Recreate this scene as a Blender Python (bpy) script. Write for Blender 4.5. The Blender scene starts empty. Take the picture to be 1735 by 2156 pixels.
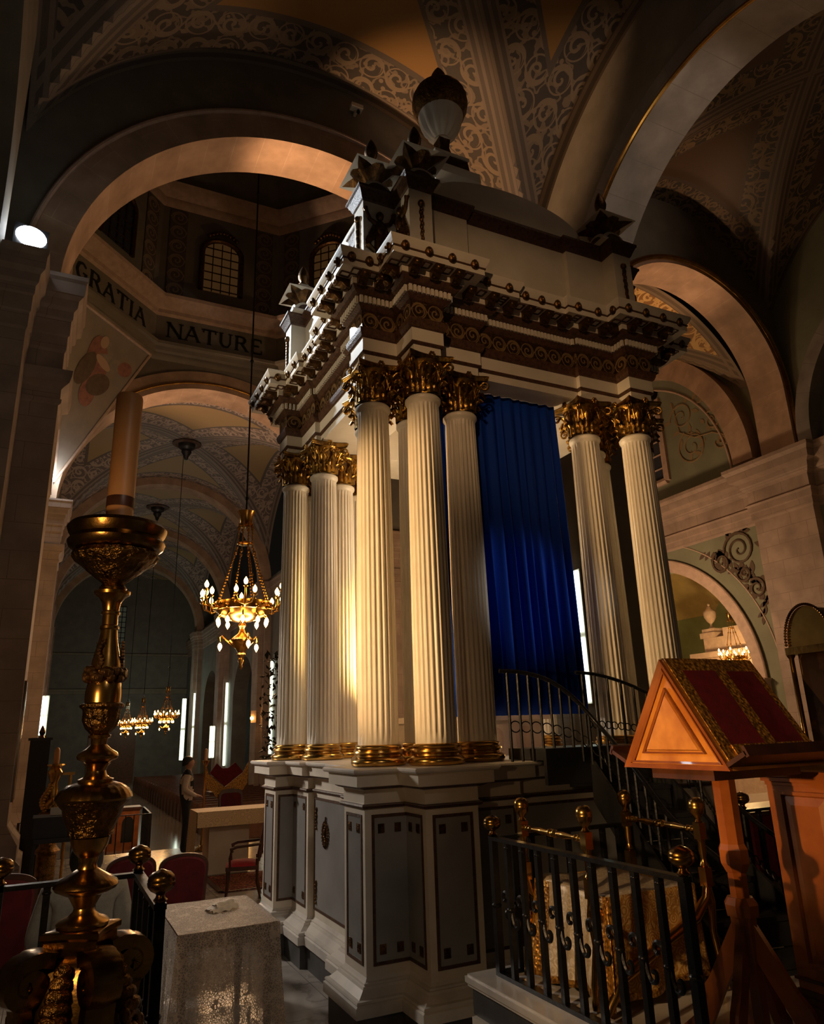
import bpy, bmesh, math, random
from mathutils import Vector, Matrix
from math import sin, cos, pi, sqrt, atan2, radians, hypot
RN = random.Random(7)
SC = bpy.context.scene
COL = SC.collection

# ------------------------------------------------------------------ camera
cd = bpy.data.cameras.new('camera')
cd.sensor_fit = 'HORIZONTAL'; cd.sensor_width = 36.0
cd.lens = 36.0 * 1516.56 / 1735.0
cd.clip_start = 0.05; cd.clip_end = 300
cam = bpy.data.objects.new('camera', cd); COL.objects.link(cam)
_r = Vector((0.90134672, -0.43193506, -0.03172066))
_u = Vector((-0.09845454, -0.27567303, 0.95619615))
_f = Vector((0.42175917, 0.85874122, 0.29100294))
cam.matrix_world = Matrix(((_r.x, _u.x, -_f.x, -4.0714), (_r.y, _u.y, -_f.y, -6.9688), (_r.z, _u.z, -_f.z, 2.0912), (0, 0, 0, 1)))
SC.camera = cam

# ------------------------------------------------------------------ world, exposure, lamps
SC.view_settings.view_transform = 'Standard'
SC.view_settings.look = 'None'
SC.view_settings.gamma = 1.0
SC.view_settings.use_curve_mapping = False
SC.view_settings.exposure = 0.0
wd = bpy.data.worlds.new('world'); SC.world = wd; wd.use_nodes = True
wd.node_tree.nodes['Background'].inputs[0].default_value = (1.0, 0.8, 0.62, 1)
wd.node_tree.nodes['Background'].inputs[1].default_value = 0.004

def lamp(name, kind, loc, power, color, aim=None, size=0.1, spot=60, blend=0.6):
    l = bpy.data.lights.new(name, kind); l.energy = power; l.color = color
    if kind == 'SPOT':
        l.spot_size = radians(spot); l.spot_blend = blend; l.shadow_soft_size = size
    elif kind == 'POINT':
        l.shadow_soft_size = size
    elif kind == 'AREA':
        l.shape = 'DISK'; l.size = size
    o = bpy.data.objects.new(name, l); COL.objects.link(o); o.location = loc
    if aim is not None:
        o.rotation_euler = (Vector(aim) - Vector(loc)).to_track_quat('-Z', 'Y').to_euler()
    return o
WARM = (1.0, 0.62, 0.30); ORANGE = (1.0, 0.42, 0.12); COOL = (0.86, 0.94, 1.0)
LIGHTS = [
 ('key_warm', 'SPOT', (-4.7, -2.2, 3.3), 640, (1.0, .60, .26), (-1.3, -1.35, 3.35), .10, 54, .55),
 ('key_front', 'SPOT', (-4.6, -6.8, 6.2), 360, (1.0, .58, .28), (-0.3, -1.7, 5.7), .10, 33, .9),
 ('key_lectern', 'SPOT', (-4.6, -4.6, 2.0), 430, (1.0, .52, .17), (-0.8, -4.1, 1.86), .035, 22, .8),
 ('stool_fill', 'SPOT', (-4.6, -4.7, 2.3), 280, (1.0, .60, .28), (-1.0, -3.2, 1.25), .05, 28, .8),  # extra spot added to lift the stool and its brocade
 ('candlestick_fill', 'SPOT', (-4.9, -5.0, 2.3), 38, (1.0, .60, .28), (-3.9, -3.8, 2.1), .08, 100, .8),  # added off-frame spot, keeps the bronze candlestick from going dark
 ('presbytery_back_fill', 'SPOT', (-3.0, -6.9, 4.8), 120, (1.0, .80, .62), (-3.1, .3, .7), .2, 36, .9),  # added stand-in for bounce on the sweater, table front and chair backs
 ('arch_fill_right', 'SPOT', (4.4, 6.15, 9.9), 260, (1.0, .56, .30), (-2.2, 5.9, 13.2), .1, 56, .6),  # added fill for the dark left part of the soffit, no fixture here
 ('lectern_top_fill', 'SPOT', (-4.3, -6.6, 4.2), 120, (1.0, .60, .32), (-1.0, -4.2, 2.2), .10, 20, .7),  # weak added spot for the lectern's red sloping cover
 ('flood_upper', 'SPOT', (-5.0, 4.3, 9.9), 2400, COOL, (-1.6, .2, 7.6), .12, 44, .8),
 ('flood_far', 'POINT', (-4.6, 16.4, 9.9), 40, COOL, None, .15, 0, 0),
 ('altar_glow', 'SPOT', (-0.1, 0.2, 2.5), 900, (1.0, .62, .20), (-1.1, 1.5, 3.3), .15, 58, .7),
 ('curtain_fill', 'SPOT', (2.6, -5.6, 3.4), 330, (1.0, .95, .88), (-0.12, -1.25, 3.3), .1, 17, .9),  # added spot that brightens the blue curtain, not a fitting of the church
 ('altar_glow_upper', 'POINT', (0.0, 0.1, 4.3), 75, (1.0, .72, .42), None, .15, 0, 0),
 ('presbytery_left_fill', 'SPOT', (-4.7, 3.3, 3.6), 430, (1.0, .88, .76), (-1.9, -.4, 1.0), .25, 70, .8),  # unseen fill added for soft light on the pedestal's left faces
 ('columns_left_fill', 'SPOT', (-5.0, 4.6, 7.0), 330, (1.0, .86, .70), (-1.6, 1.5, 3.5), .2, 34, .8),  # added spot for the far-left columns, no lamp hangs here
 ('cornice_left_fill', 'SPOT', (-5.3, .2, 4.6), 260, (1.0, .78, .50), (-1.9, -.1, 6.1), .1, 50, .8),  # added warm spot that brightens the entablature's left faces
 ('arch_uplight', 'SPOT', (-4.5, 5.9, 9.9), 3000, (1.0, .56, .28), (1.4, 5.9, 14.0), .1, 46, .6),
 ('arch_uplight_far', 'SPOT', (-4.5, 17.45, 9.6), 1100, (1.0, .58, .32), (1.6, 17.45, 13.2), .1, 80, .6),
 ('aisle_uplight', 'SPOT', (11.6, 5.9, 8.4), 560, (1.0, .54, .27), (9.8, 5.9, 14.3), .1, 56, .6),
 ('side_arch_fill', 'SPOT', (6.0, -3.6, 9.8), 420, (1.0, .74, .56), (6.0, 2.4, 13.0), .1, 56, .6),  # invisible lamp added to light the side arch soffit
 ('chandelier_glow', 'POINT', (0.1, 11.65, 4.5), 560, (1.0, .60, .32), None, .5, 0, 0),
 ('nave_glow_a', 'POINT', (0.0, 22.5, 6.5), 120, (1.0, .74, .55), None, .4, 0, 0),
 ('nave_glow_b', 'POINT', (0.0, 33.0, 5.5), 130, (1.0, .78, .6), None, .4, 0, 0),
 ('nave_glow_c', 'POINT', (1.5, 45.0, 4.5), 130, (.86, 1.0, .82), None, .4, 0, 0),
 ('nave_chandelier_a', 'POINT', (0, 24.0, 2.7), 45, (1.0, .60, .28), None, .25, 0, 0),
 ('nave_chandelier_b', 'POINT', (0, 32.8, 2.7), 45, (1.0, .60, .28), None, .25, 0, 0),
 ('nave_chandelier_c', 'POINT', (0, 41.5, 2.8), 45, (1.0, .60, .28), None, .25, 0, 0),
 ('transept_glow', 'POINT', (10.0, 9.5, 5.0), 560, (1.0, .60, .32), None, .4, 0, 0),
 ('aisle_glow', 'POINT', (10.2, 1.5, 6.5), 12, (1.0, .58, .30), None, .4, 0, 0),
 ('chapel_glow', 'POINT', (16.0, 10.6, 3.8), 420, (1.0, .62, .25), None, .2, 0, 0),
 ('vault_uplight', 'SPOT', (3.9, 4.2, 9.9), 260, (1.0, .45, .14), (3.4, 5.3, 14.0), .1, 40, .8),
 ('vault_fill', 'POINT', (1.5, -2.5, 9.5), 6, (1.0, .62, .38), None, .4, 0, 0),
]
for a in LIGHTS:
    lamp(a[0], a[1], a[2], a[3], a[4], a[5], a[6], a[7] or 60, a[8])

# ------------------------------------------------------------------ mesh helpers
class MB:
    def __init__(s):
        s.v = []; s.f = []; s.mi = []; s.uv = {}
    def add(s, vs, fs, mi=0, uvs=None):
        o = len(s.v); s.v += [tuple(p) for p in vs]
        for k, f in enumerate(fs):
            if uvs is not None: s.uv[len(s.f)] = uvs[k]
            s.f.append(tuple(i + o for i in f)); s.mi.append(mi)
        return s
    def box(s, x0, x1, y0, y1, z0, z1, mi=0):
        vs = [(x, y, z) for z in (z0, z1) for y in (y0, y1) for x in (x0, x1)]
        return s.add(vs, [(0, 2, 3, 1), (4, 5, 7, 6), (0, 1, 5, 4), (2, 6, 7, 3), (0, 4, 6, 2), (1, 3, 7, 5)], mi)
    def beam(s, a, b, w, h, mi=0, up=(0, 0, 1)):
        a = Vector(a); b = Vector(b); d = (b - a).normalized(); u = Vector(up)
        if abs(d.dot(u)) > .98: u = Vector((0, 1, 0))
        x = d.cross(u).normalized(); y = x.cross(d).normalized()
        vs = [p + x * (i * w / 2) + y * (j * h / 2) for p in (a, b) for i, j in ((-1, -1), (1, -1), (1, 1), (-1, 1))]
        return s.add(vs, [(3, 2, 1, 0), (4, 5, 6, 7), (0, 1, 5, 4), (1, 2, 6, 5), (2, 3, 7, 6), (3, 0, 4, 7)], mi)
    def loft(s, rings, mi=0, closed=True, cap=True, uv=None):
        n = len(rings[0]); o = len(s.v)
        for r in rings: s.v += [tuple(p) for p in r]
        m = n if closed else n - 1
        for i in range(len(rings) - 1):
            for j in range(m):
                k = (j + 1) % n
                if uv: s.uv[len(s.f)] = [(uv[0][j], uv[1][i]), (uv[0][j + 1], uv[1][i]), (uv[0][j + 1], uv[1][i + 1]), (uv[0][j], uv[1][i + 1])]
                s.f.append((o + i * n + j, o + i * n + k, o + (i + 1) * n + k, o + (i + 1) * n + j)); s.mi.append(mi)
        if cap and closed:
            s.f.append(tuple(o + j for j in reversed(range(n)))); s.mi.append(mi)
            b = o + (len(rings) - 1) * n
            s.f.append(tuple(b + j for j in range(n))); s.mi.append(mi)
        return s
    def lathe(s, prof, n=24, c=(0, 0), mi=0, wob=None, cap=True):
        rings = []
        for r, z in prof:
            rings.append([(c[0] + r * (1 + (wob(2 * pi * j / n, z) if wob else 0)) * cos(2 * pi * j / n), c[1] + r * (1 + (wob(2 * pi * j / n, z) if wob else 0)) * sin(2 * pi * j / n), z) for j in range(n)])
        return s.loft(rings, mi, True, cap)
    def tube(s, path, r, n=8, mi=0, cap=True):
        P = [Vector(p) for p in path]; rings = []
        ref = Vector((0.13, 0.31, 0.94))
        for i, p in enumerate(P):
            t = (P[min(i + 1, len(P) - 1)] - P[max(i - 1, 0)])
            if t.length < 1e-9: t = Vector((0, 0, 1))
            t.normalize(); x = ref - t * ref.dot(t)
            if x.length < 1e-3: x = Vector((1, 0, 0)) - t * t.x
            x.normalize(); ref = x; y = t.cross(x)
            rr = r[i] if isinstance(r, (list, tuple)) else r
            rings.append([p + x * (rr * cos(2 * pi * j / n)) + y * (rr * sin(2 * pi * j / n)) for j in range(n)])
        return s.loft(rings, mi, True, cap)
    def ell(s, c, r, n=12, m=8, mi=0):
        if not isinstance(r, (tuple, list)): r = (r, r, r)
        rings = []
        for i in range(1, m):
            a = -pi / 2 + pi * i / m
            rings.append([(c[0] + r[0] * cos(a) * cos(2 * pi * j / n), c[1] + r[1] * cos(a) * sin(2 * pi * j / n), c[2] + r[2] * sin(a)) for j in range(n)])
        o = len(s.v); s.loft(rings, mi, True, False)
        s.v += [(c[0], c[1], c[2] - r[2]), (c[0], c[1], c[2] + r[2])]
        b = len(s.v) - 2; q = o + (m - 2) * n
        for j in range(n):
            s.f.append((b, o + (j + 1) % n, o + j)); s.mi.append(mi)
            s.f.append((b + 1, q + j, q + (j + 1) % n)); s.mi.append(mi)
        return s
    def poly(s, pts, mi=0):
        return s.add(pts, [tuple(range(len(pts)))], mi)
    def grid(s, fn, nu, nv, mi=0, uv=True):
        o = len(s.v)
        for j in range(nv + 1):
            for i in range(nu + 1): s.v.append(tuple(fn(i / nu, j / nv)))
        for j in range(nv):
            for i in range(nu):
                if uv: s.uv[len(s.f)] = [(i / nu, j / nv), ((i + 1) / nu, j / nv), ((i + 1) / nu, (j + 1) / nv), (i / nu, (j + 1) / nv)]
                a = o + j * (nu + 1) + i
                s.f.append((a, a + 1, a + nu + 2, a + nu + 1)); s.mi.append(mi)
        return s
    def join(s, o, M=None):
        vs = [M @ Vector(p) for p in o.v] if M is not None else o.v
        b = len(s.f); off = len(s.v); s.v += [tuple(p) for p in vs]
        s.f += [tuple(i + off for i in f) for f in o.f]; s.mi += o.mi
        for k, u in o.uv.items(): s.uv[b + k] = u
        return s
    def mesh(s, name, mats, smooth=38, fix=True):
        me = bpy.data.meshes.new(name); me.from_pydata(s.v, [], s.f)
        for m in (mats if isinstance(mats, (list, tuple)) else [mats]): me.materials.append(M[m] if isinstance(m, str) else m)
        me.polygons.foreach_set('material_index', s.mi)
        if s.uv:
            ul = me.uv_layers.new(name='UVMap')
            for p in me.polygons:
                u = s.uv.get(p.index)
                if u:
                    for q, li in enumerate(p.loop_indices): ul.data[li].uv = u[q % len(u)]
        if fix:
            bm = bmesh.new(); bm.from_mesh(me); bmesh.ops.recalc_face_normals(bm, faces=bm.faces); bm.to_mesh(me); bm.free()
        if smooth:
            me.polygons.foreach_set('use_smooth', [True] * len(me.polygons))
            me.set_sharp_from_angle(angle=radians(smooth))
        me.update()
        return me
    def build(s, name, mats, parent=None, smooth=38, fix=True, loc=None, rz=0):
        return put(name, s.mesh(name, mats, smooth, fix), parent, loc, rz)

def put(name, me, parent=None, loc=None, rz=0):
    o = bpy.data.objects.new(name, me); COL.objects.link(o)
    if parent is not None: o.parent = parent
    if loc is not None: o.location = loc
    if rz: o.rotation_euler = (0, 0, rz)
    return o
def tag(o, label, cat, group=None):
    o['label'] = label; o['category'] = cat
    if group: o['group'] = group
    return o
def thing(name, label, cat, loc=(0, 0, 0), rz=0, group=None):
    o = put(name, None, None, loc, rz); o.empty_display_size = .1
    return tag(o, label, cat, group)
def struct(o):
    o['kind'] = 'structure'; return o
def kids(o): return [c for c in bpy.data.objects if c.parent is o]
def dup(root, loc, rz=0, label=None, group=None):
    def cp(o, par):
        c = o.copy(); COL.objects.link(c); c.parent = par
        for k in kids(o): cp(k, c)
        return c
    src = kids(root)
    r = root.copy(); COL.objects.link(r); r.location = loc; r.rotation_euler = (0, 0, rz)
    for k in src: cp(k, r)
    if label: r['label'] = label
    if group: r['group'] = group
    return r

# ------------------------------------------------------------------ materials
M = {}
class X:                                             # small arithmetic over shader sockets
    nt = None
    def __init__(s, k): s.k = k
    @staticmethod
    def op(o, *a, clamp=False):
        n = X.nt.nodes.new('ShaderNodeMath'); n.operation = o; n.use_clamp = clamp
        for i, q in enumerate(a):
            if isinstance(q, X): X.nt.links.new(q.k, n.inputs[i])
            else: n.inputs[i].default_value = q
        return X(n.outputs[0])
    def __add__(s, o): return X.op('ADD', s, o)
    __radd__ = __add__
    def __sub__(s, o): return X.op('SUBTRACT', s, o)
    def __rsub__(s, o): return X.op('SUBTRACT', o, s)
    def __mul__(s, o): return X.op('MULTIPLY', s, o)
    __rmul__ = __mul__
    def __truediv__(s, o): return X.op('DIVIDE', s, o)
    def __lt__(s, o): return X.op('LESS_THAN', s, o)
    def __gt__(s, o): return X.op('GREATER_THAN', s, o)
    def abs(s): return X.op('ABSOLUTE', s)
    def fr(s): return X.op('FRACT', s)
    def fl(s): return X.op('FLOOR', s)
    def sin(s): return X.op('SINE', s)
    def sq(s): return X.op('SQRT', s)
    def mx(s, o): return X.op('MAXIMUM', s, o)
    def mn(s, o): return X.op('MINIMUM', s, o)
    def at(s, o): return X.op('ARCTAN2', s, o)
def newmat(name):
    m = bpy.data.materials.new(name); m.use_nodes = True; M[name] = m
    X.nt = m.node_tree
    return m, m.node_tree, m.node_tree.nodes['Principled BSDF']
def node(t, **kw):
    n = X.nt.nodes.new(t)
    for k, v in kw.items(): setattr(n, k, v)
    return n
def link(a, b): X.nt.links.new(a.k if isinstance(a, X) else a, b)
def coord(kind='Object'):
    return node('ShaderNodeTexCoord').outputs[kind]
def noise(scale, detail=4, rough=.55, vec=None, kind='Object'):
    n = node('ShaderNodeTexNoise'); n.inputs['Scale'].default_value = scale; n.inputs['Detail'].default_value = detail
    n.inputs['Roughness'].default_value = rough
    link(vec if vec is not None else coord(kind), n.inputs['Vector'])
    return X(n.outputs[0])
def voro(scale, feature='F1', vec=None):
    n = node('ShaderNodeTexVoronoi', feature=feature); n.inputs['Scale'].default_value = scale
    link(vec if vec is not None else coord(), n.inputs['Vector'])
    return X(n.outputs['Distance'])
def mixc(f, a, b):
    n = node('ShaderNodeMix', data_type='RGBA')
    link(f, n.inputs[0]) if isinstance(f, X) else n.inputs[0].__setattr__('default_value', f)
    for q, i in ((a, 6), (b, 7)):
        if isinstance(q, (tuple, list)): n.inputs[i].default_value = (*q[:3], 1)
        else: link(q, n.inputs[i])
    return n.outputs[2]
def bump(bs, h, strength=.3, dist=.01):
    n = node('ShaderNodeBump'); n.inputs['Strength'].default_value = strength; n.inputs['Distance'].default_value = dist
    link(h, n.inputs['Height']); link(n.outputs[0], bs.inputs['Normal'])
def remap(x, a, b, c=0., d=1.):
    n = node('ShaderNodeMapRange'); n.clamp = True
    link(x, n.inputs[0])
    for i, v in enumerate((a, b, c, d)): n.inputs[i + 1].default_value = v
    return X(n.outputs[0])
def pm(name, c, rough=.5, metal=0., c2=None, ns=6., bmp=0., bscale=None, spec=None, coat=0., bd=.01, lo=.35, hi=.65):
    m, nt, b = newmat(name)
    b.inputs['Base Color'].default_value = (*c, 1)
    b.inputs['Roughness'].default_value = rough; b.inputs['Metallic'].default_value = metal
    if spec is not None: b.inputs['Specular IOR Level'].default_value = spec
    if coat: b.inputs['Coat Weight'].default_value = coat
    if c2 is not None: link(mixc(remap(noise(ns), lo, hi), c, c2), b.inputs['Base Color'])
    if bmp: bump(b, noise(bscale or ns * 3), bmp, bd)
    return m
def emit(name, c, e, base=(0, 0, 0)):
    m, nt, b = newmat(name)
    b.inputs['Base Color'].default_value = (*base, 1)
    b.inputs['Emission Color'].default_value = (*c, 1); b.inputs['Emission Strength'].default_value = e
    return m
def uvxy(kind='UV'):
    n = node('ShaderNodeSeparateXYZ'); link(coord(kind), n.inputs[0])
    return X(n.outputs[0]), X(n.outputs[1]), X(n.outputs[2])
def scroll(u, v, k=24.0):
    """rinceau of spirals, one per unit tile, alternating in hand"""
    sg = 1.0 - 2.0 * X.op('MODULO', X.op('ADD', u.fl(), 1000.0), 2.0)
    a = u.fr() - .5; b = (v.fr() - .5) * sg
    r = (a * a + b * b).sq(); t = b.at(a)
    s = ((t + r * k).sin() > .5) * (r < .37)
    ring = ((r - .43).abs() < .028)
    vine = ((v.fr() - .5 - 0.38 * (u * pi).sin()).abs() < .05)
    return s.mx(ring).mx(vine)

pm('cream', (.72, .66, .56), .55, c2=(.62, .56, .47), ns=2.5, bmp=.05, bscale=14)
pm('white_marble', (.70, .66, .60), .28, c2=(.50, .47, .44), ns=3.2, lo=.45, hi=.75)
pm('shaft', (.78, .72, .61), .42, c2=(.72, .65, .54), ns=4)
pm('molding_brown', (.045, .018, .010), .5, c2=(.10, .045, .018), ns=30, bmp=.6, bscale=60)
pm('grey_panel', (.30, .30, .295), .18, c2=(.23, .23, .23), ns=2.2, lo=.3, hi=.7)
pm('plinth_stone', (.055, .055, .055), .4, c2=(.09, .09, .088), ns=5)
pm('old_gold', (.52, .30, .065), .32, 1.0, c2=(.16, .085, .025), ns=9, bmp=.5, bscale=38, lo=.42, hi=.62)
pm('dark_gilt', (.19, .095, .03), .38, .85, c2=(.06, .032, .014), ns=14, bmp=.5, bscale=45)
pm('brass', (.62, .37, .10), .24, 1.0, c2=(.42, .23, .06), ns=6)
pm('dark_brass', (.34, .19, .05), .26, 1.0, c2=(.14, .075, .02), ns=7, bmp=.15, bscale=30)
pm('bronze_relief', (.30, .165, .045), .3, 1.0, c2=(.10, .055, .018), ns=18, bmp=.9, bscale=40, bd=.02)
pm('iron', (.012, .012, .013), .36, .6, c2=(.02, .02, .022), ns=30, bmp=.2, bscale=50)
pm('black', (.008, .008, .009), .45)
pm('dark_stone', (.055, .052, .05), .5, c2=(.035, .033, .032), ns=4)
pm('stair_dark', (.018, .019, .022), .4, c2=(.028, .028, .03), ns=8)
pm('plaster_dark', (.20, .175, .135), .75, c2=(.16, .14, .105), ns=2)
pm('plaster_green', (.20, .21, .14), .8, c2=(.16, .165, .11), ns=1.2)
pm('nave_plaster', (.17, .165, .145), .8, c2=(.13, .125, .11), ns=1.5)
pm('chapel_green', (.30, .33, .15), .8, c2=(.25, .28, .12), ns=2)
pm('chapel_ochre', (.62, .46, .18), .8, c2=(.52, .38, .15), ns=2)
pm('rose_stone', (.50, .36, .28), .7, c2=(.40, .29, .22), ns=5, bmp=.2)
pm('wood', (.36, .115, .025), .33, c2=(.22, .06, .012), ns=5, bmp=.05, coat=.3)
pm('wood_light', (.74, .33, .06), .42, c2=(.40, .13, .02), ns=4, coat=.25)
pm('wood_dark', (.09, .03, .014), .4, c2=(.05, .017, .008), ns=9)
pm('pew_wood', (.12, .055, .03), .35, c2=(.08, .035, .02), ns=9)
pm('red_velvet', (.17, .004, .012), .85, c2=(.11, .003, .008), ns=20, bmp=.2, bscale=200)
pm('dark_red', (.13, .006, .012), .8, c2=(.085, .004, .008), ns=10)
pm('chair_red', (.42, .015, .03), .8, c2=(.33, .01, .02), ns=10)
pm('wax', (.62, .30, .11), .45, c2=(.52, .235, .08), ns=6)
pm('wax_pale', (.72, .45, .24), .45)
pm('skin', (.42, .22, .14), .55)
pm('hair', (.012, .010, .009), .5, bmp=.4, bscale=90)
pm('vest', (.012, .012, .016), .8, c2=(.018, .018, .022), ns=20)
pm('shirt', (.62, .52, .45), .8, c2=(.55, .46, .40), ns=8)
pm('sweater', (.30, .31, .30), .9, c2=(.26, .27, .26), ns=40, bmp=.3, bscale=120)
pm('napkin', (.72, .66, .58), .8, c2=(.6, .55, .48), ns=9)
pm('paper', (.6, .58, .56), .7)
pm('leaf_dark', (.02, .026, .014), .6, c2=(.03, .03, .02), ns=12)
pm('oak_white', (.55, .45, .36), .7, c2=(.48, .39, .31), ns=3)
pm('black_marble', (.02, .012, .008), .12, c2=(.10, .05, .02), ns=4, lo=.5, hi=.7)
pm('window_dark', (.03, .035, .05), .2)
emit('bulb', (1.0, .50, .13), 30)
emit('bulb_far', (1.0, .62, .27), 14)
emit('tube', (.84, 1.0, .84), 6)
emit('flood', (.90, .96, 1.0), 30)
emit('window_glow', (1.0, .45, .14), .035)
emit('window_pale', (.6, .62, .42), .035)

def stone(name, c1, c2, mort, bw, bh, uv=False):
    m, nt, b = newmat(name)
    t = node('ShaderNodeTexBrick'); t.offset = .5
    t.inputs['Scale'].default_value = 1.0; t.inputs['Mortar Size'].default_value = .006
    t.inputs['Brick Width'].default_value = bw; t.inputs['Row Height'].default_value = bh
    t.inputs['Color1'].default_value = (*c1, 1); t.inputs['Color2'].default_value = (*c2, 1); t.inputs['Mortar'].default_value = (*mort, 1)
    if uv: link(coord('UV'), t.inputs['Vector'])
    else:
        x, y, z = uvxy('Object'); cb = node('ShaderNodeCombineXYZ'); link(x + y, cb.inputs[0]); link(z, cb.inputs[1]); link(cb.outputs[0], t.inputs['Vector'])
    k = noise(1.7, 5)
    link(mixc(remap(k, .3, .75), t.outputs[0], tuple(q * .62 for q in c2)), b.inputs['Base Color'])
    b.inputs['Roughness'].default_value = .7
    return m
stone('church_stone', (.40, .30, .24), (.35, .26, .205), (.20, .14, .10), .9, .45)
stone('arch_stone', (.52, .36, .25), (.46, .31, .21), (.62, .46, .34), 6.0, .62, True)
stone('grey_stone', (.30, .27, .24), (.26, .235, .21), (.17, .15, .13), 6.0, .75, True)

def tiles(name, c1, c2, mort, s, rough=.15):
    m, nt, b = newmat(name)
    t = node('ShaderNodeTexBrick'); t.offset = 0.0
    t.inputs['Scale'].default_value = 1.0; t.inputs['Mortar Size'].default_value = .004
    t.inputs['Brick Width'].default_value = s; t.inputs['Row Height'].default_value = s
    t.inputs['Color1'].default_value = (*c1, 1); t.inputs['Color2'].default_value = (*c2, 1); t.inputs['Mortar'].default_value = (*mort, 1)
    link(coord(), t.inputs['Vector'])
    k = noise(2.3, 6); w = ((noise(1.1, 5) - .5).abs() < .012)
    c = mixc(remap(k, .35, .7), t.outputs[0], tuple(q * .7 for q in c2))
    link(mixc(w * .5, c, tuple(q * .45 for q in c2)), b.inputs['Base Color'])
    b.inputs['Roughness'].default_value = rough
tiles('floor_marble', (.46, .43, .40), (.40, .37, .34), (.12, .11, .10), .6)
tiles('floor_nave', (.34, .28, .22), (.30, .25, .19), (.10, .08, .06), .5, .12)

def scroll_mat(name, ground, line, su, sv, k=24., rough=.5, metal=0., bm=.6):
    m, nt, b = newmat(name)
    u, v, _ = uvxy('UV')
    s = scroll(u * su, v * sv, k)
    leafy = (noise(40, 2, .5, coord()) > .60)
    link(mixc(s.mx(leafy * .35), ground, line), b.inputs['Base Color'])
    b.inputs['Roughness'].default_value = rough; b.inputs['Metallic'].default_value = metal
    bump(b, s, bm, .01)
scroll_mat('frieze', (.04, .018, .008), (.30, .19, .085), 1.0, 1.0, 24, .42, .4)

def vault_mat(name, dark, scr, rib, riblt, panel, n=7.0):
    """u,v in -1..1 over the bay: ribs along the groins, scroll borders, plain coloured fields"""
    m, nt, b = newmat(name)
    x, y, _ = uvxy('UV')
    u = x * 2.0 - 1.0; v = y * 2.0 - 1.0
    au = u.abs(); av = v.abs(); mm = au.mx(av); nn = au.mn(av)
    g = mm - nn; e = 1.0 - mm
    su = scroll(u * n, v * n, 20.0)
    fine = (noise(26, 2, .5, coord('UV')) - .5).abs() < .035
    dots = voro(34, vec=coord('UV')) < .16
    deco = su.mx(fine * .8).mx(dots)
    c_s = mixc(deco, dark, scr)
    panelmask = (g > .30) * (e > .24)
    edge = ((g > .275) * (e > .215)) - panelmask
    c = mixc(panelmask, c_s, panel)
    c = mixc(edge, c, rib)
    ribm = (g < .10).mx(e < .06)
    stripe = ((g * 150.0).sin() > .2) * (g < .10)
    stripe2 = ((e * 170.0).sin() > .2) * (e < .06)
    c = mixc(ribm, c, rib); c = mixc(stripe.mx(stripe2) * .8, c, riblt)
    link(c, b.inputs['Base Color']); b.inputs['Roughness'].default_value = .6
    bump(b, deco, .25, .02)
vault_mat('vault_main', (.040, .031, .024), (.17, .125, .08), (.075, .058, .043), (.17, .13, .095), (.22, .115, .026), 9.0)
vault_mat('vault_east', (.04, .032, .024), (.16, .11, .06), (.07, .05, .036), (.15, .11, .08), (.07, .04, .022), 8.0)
vault_mat('vault_nave', (.16, .13, .12), (.42, .34, .29), (.13, .11, .10), (.30, .25, .22), (.36, .26, .13), 8.0)
vault_mat('vault_gold', (.26, .13, .035), (.62, .40, .14), (.12, .085, .05), (.22, .16, .10), (.30, .15, .05), 6.0)

m, nt, b = newmat('blue_velvet')
b.inputs['Base Color'].default_value = (.004, .042, .36, 1); b.inputs['Roughness'].default_value = .7
b.inputs['Sheen Weight'].default_value = .12; b.inputs['Sheen Tint'].default_value = (.02, .15, 1, 1); b.inputs['Specular IOR Level'].default_value = .15
bump(b, noise(120, 2), .15, .004)

m, nt, b = newmat('lace')                              # open lace: knots of thread over fine holes
d = voro(60, 'DISTANCE_TO_EDGE'); k = noise(11, 3)
hole = (d > .10) * (k < .62)
link(mixc(remap(noise(30, 3), .3, .7), (.60, .50, .40), (.42, .34, .27)), b.inputs['Base Color'])
b.inputs['Roughness'].default_value = .85
link(1.0 - hole * .5, b.inputs['Alpha'])
bump(b, d, .6, .006)

m, nt, b = newmat('brocade')
x, y, z = uvxy('Object')
d = voro(16); k = noise(34, 3)
link(mixc(((d * 30.0).sin() > .1) * (k > .42), (.46, .24, .06), (.66, .45, .18)), b.inputs['Base Color'])
b.inputs['Roughness'].default_value = .42; b.inputs['Metallic'].default_value = .35
bump(b, noise(45, 4), .5, .01)
m, nt, b = newmat('brocade_silver')
d = voro(14); k = noise(30, 3)
link(mixc(((d * 26.0).sin() > .1) * (k > .45), (.52, .43, .30), (.66, .58, .46)), b.inputs['Base Color'])
b.inputs['Roughness'].default_value = .45; b.inputs['Metallic'].default_value = .25
bump(b, noise(50, 4), .5, .01)
m, nt, b = newmat('gold_trim')
k = noise(60, 3); d = voro(50)
link(mixc(remap(k, .4, .6), (.62, .33, .06), (.20, .085, .02)), b.inputs['Base Color'])
b.inputs['Roughness'].default_value = .4; b.inputs['Metallic'].default_value = .5
bump(b, d, .8, .008)
m, nt, b = newmat('rug')
d = voro(7); k = noise(22, 3); x, y, z = uvxy('Object')
cc = mixc(((d * 24.0).sin() > .2), (.20, .022, .015), (.42, .17, .07))
link(mixc((k > .58), cc, (.06, .03, .03)), b.inputs['Base Color']); b.inputs['Roughness'].default_value = .9
m, nt, b = newmat('altar_cloth')
d = voro(9); k = noise(20, 3)
link(mixc(((d * 30.0).sin() > .0), (.80, .58, .34), (.66, .46, .25)), b.inputs['Base Color'])
b.inputs['Roughness'].default_value = .6

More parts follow.
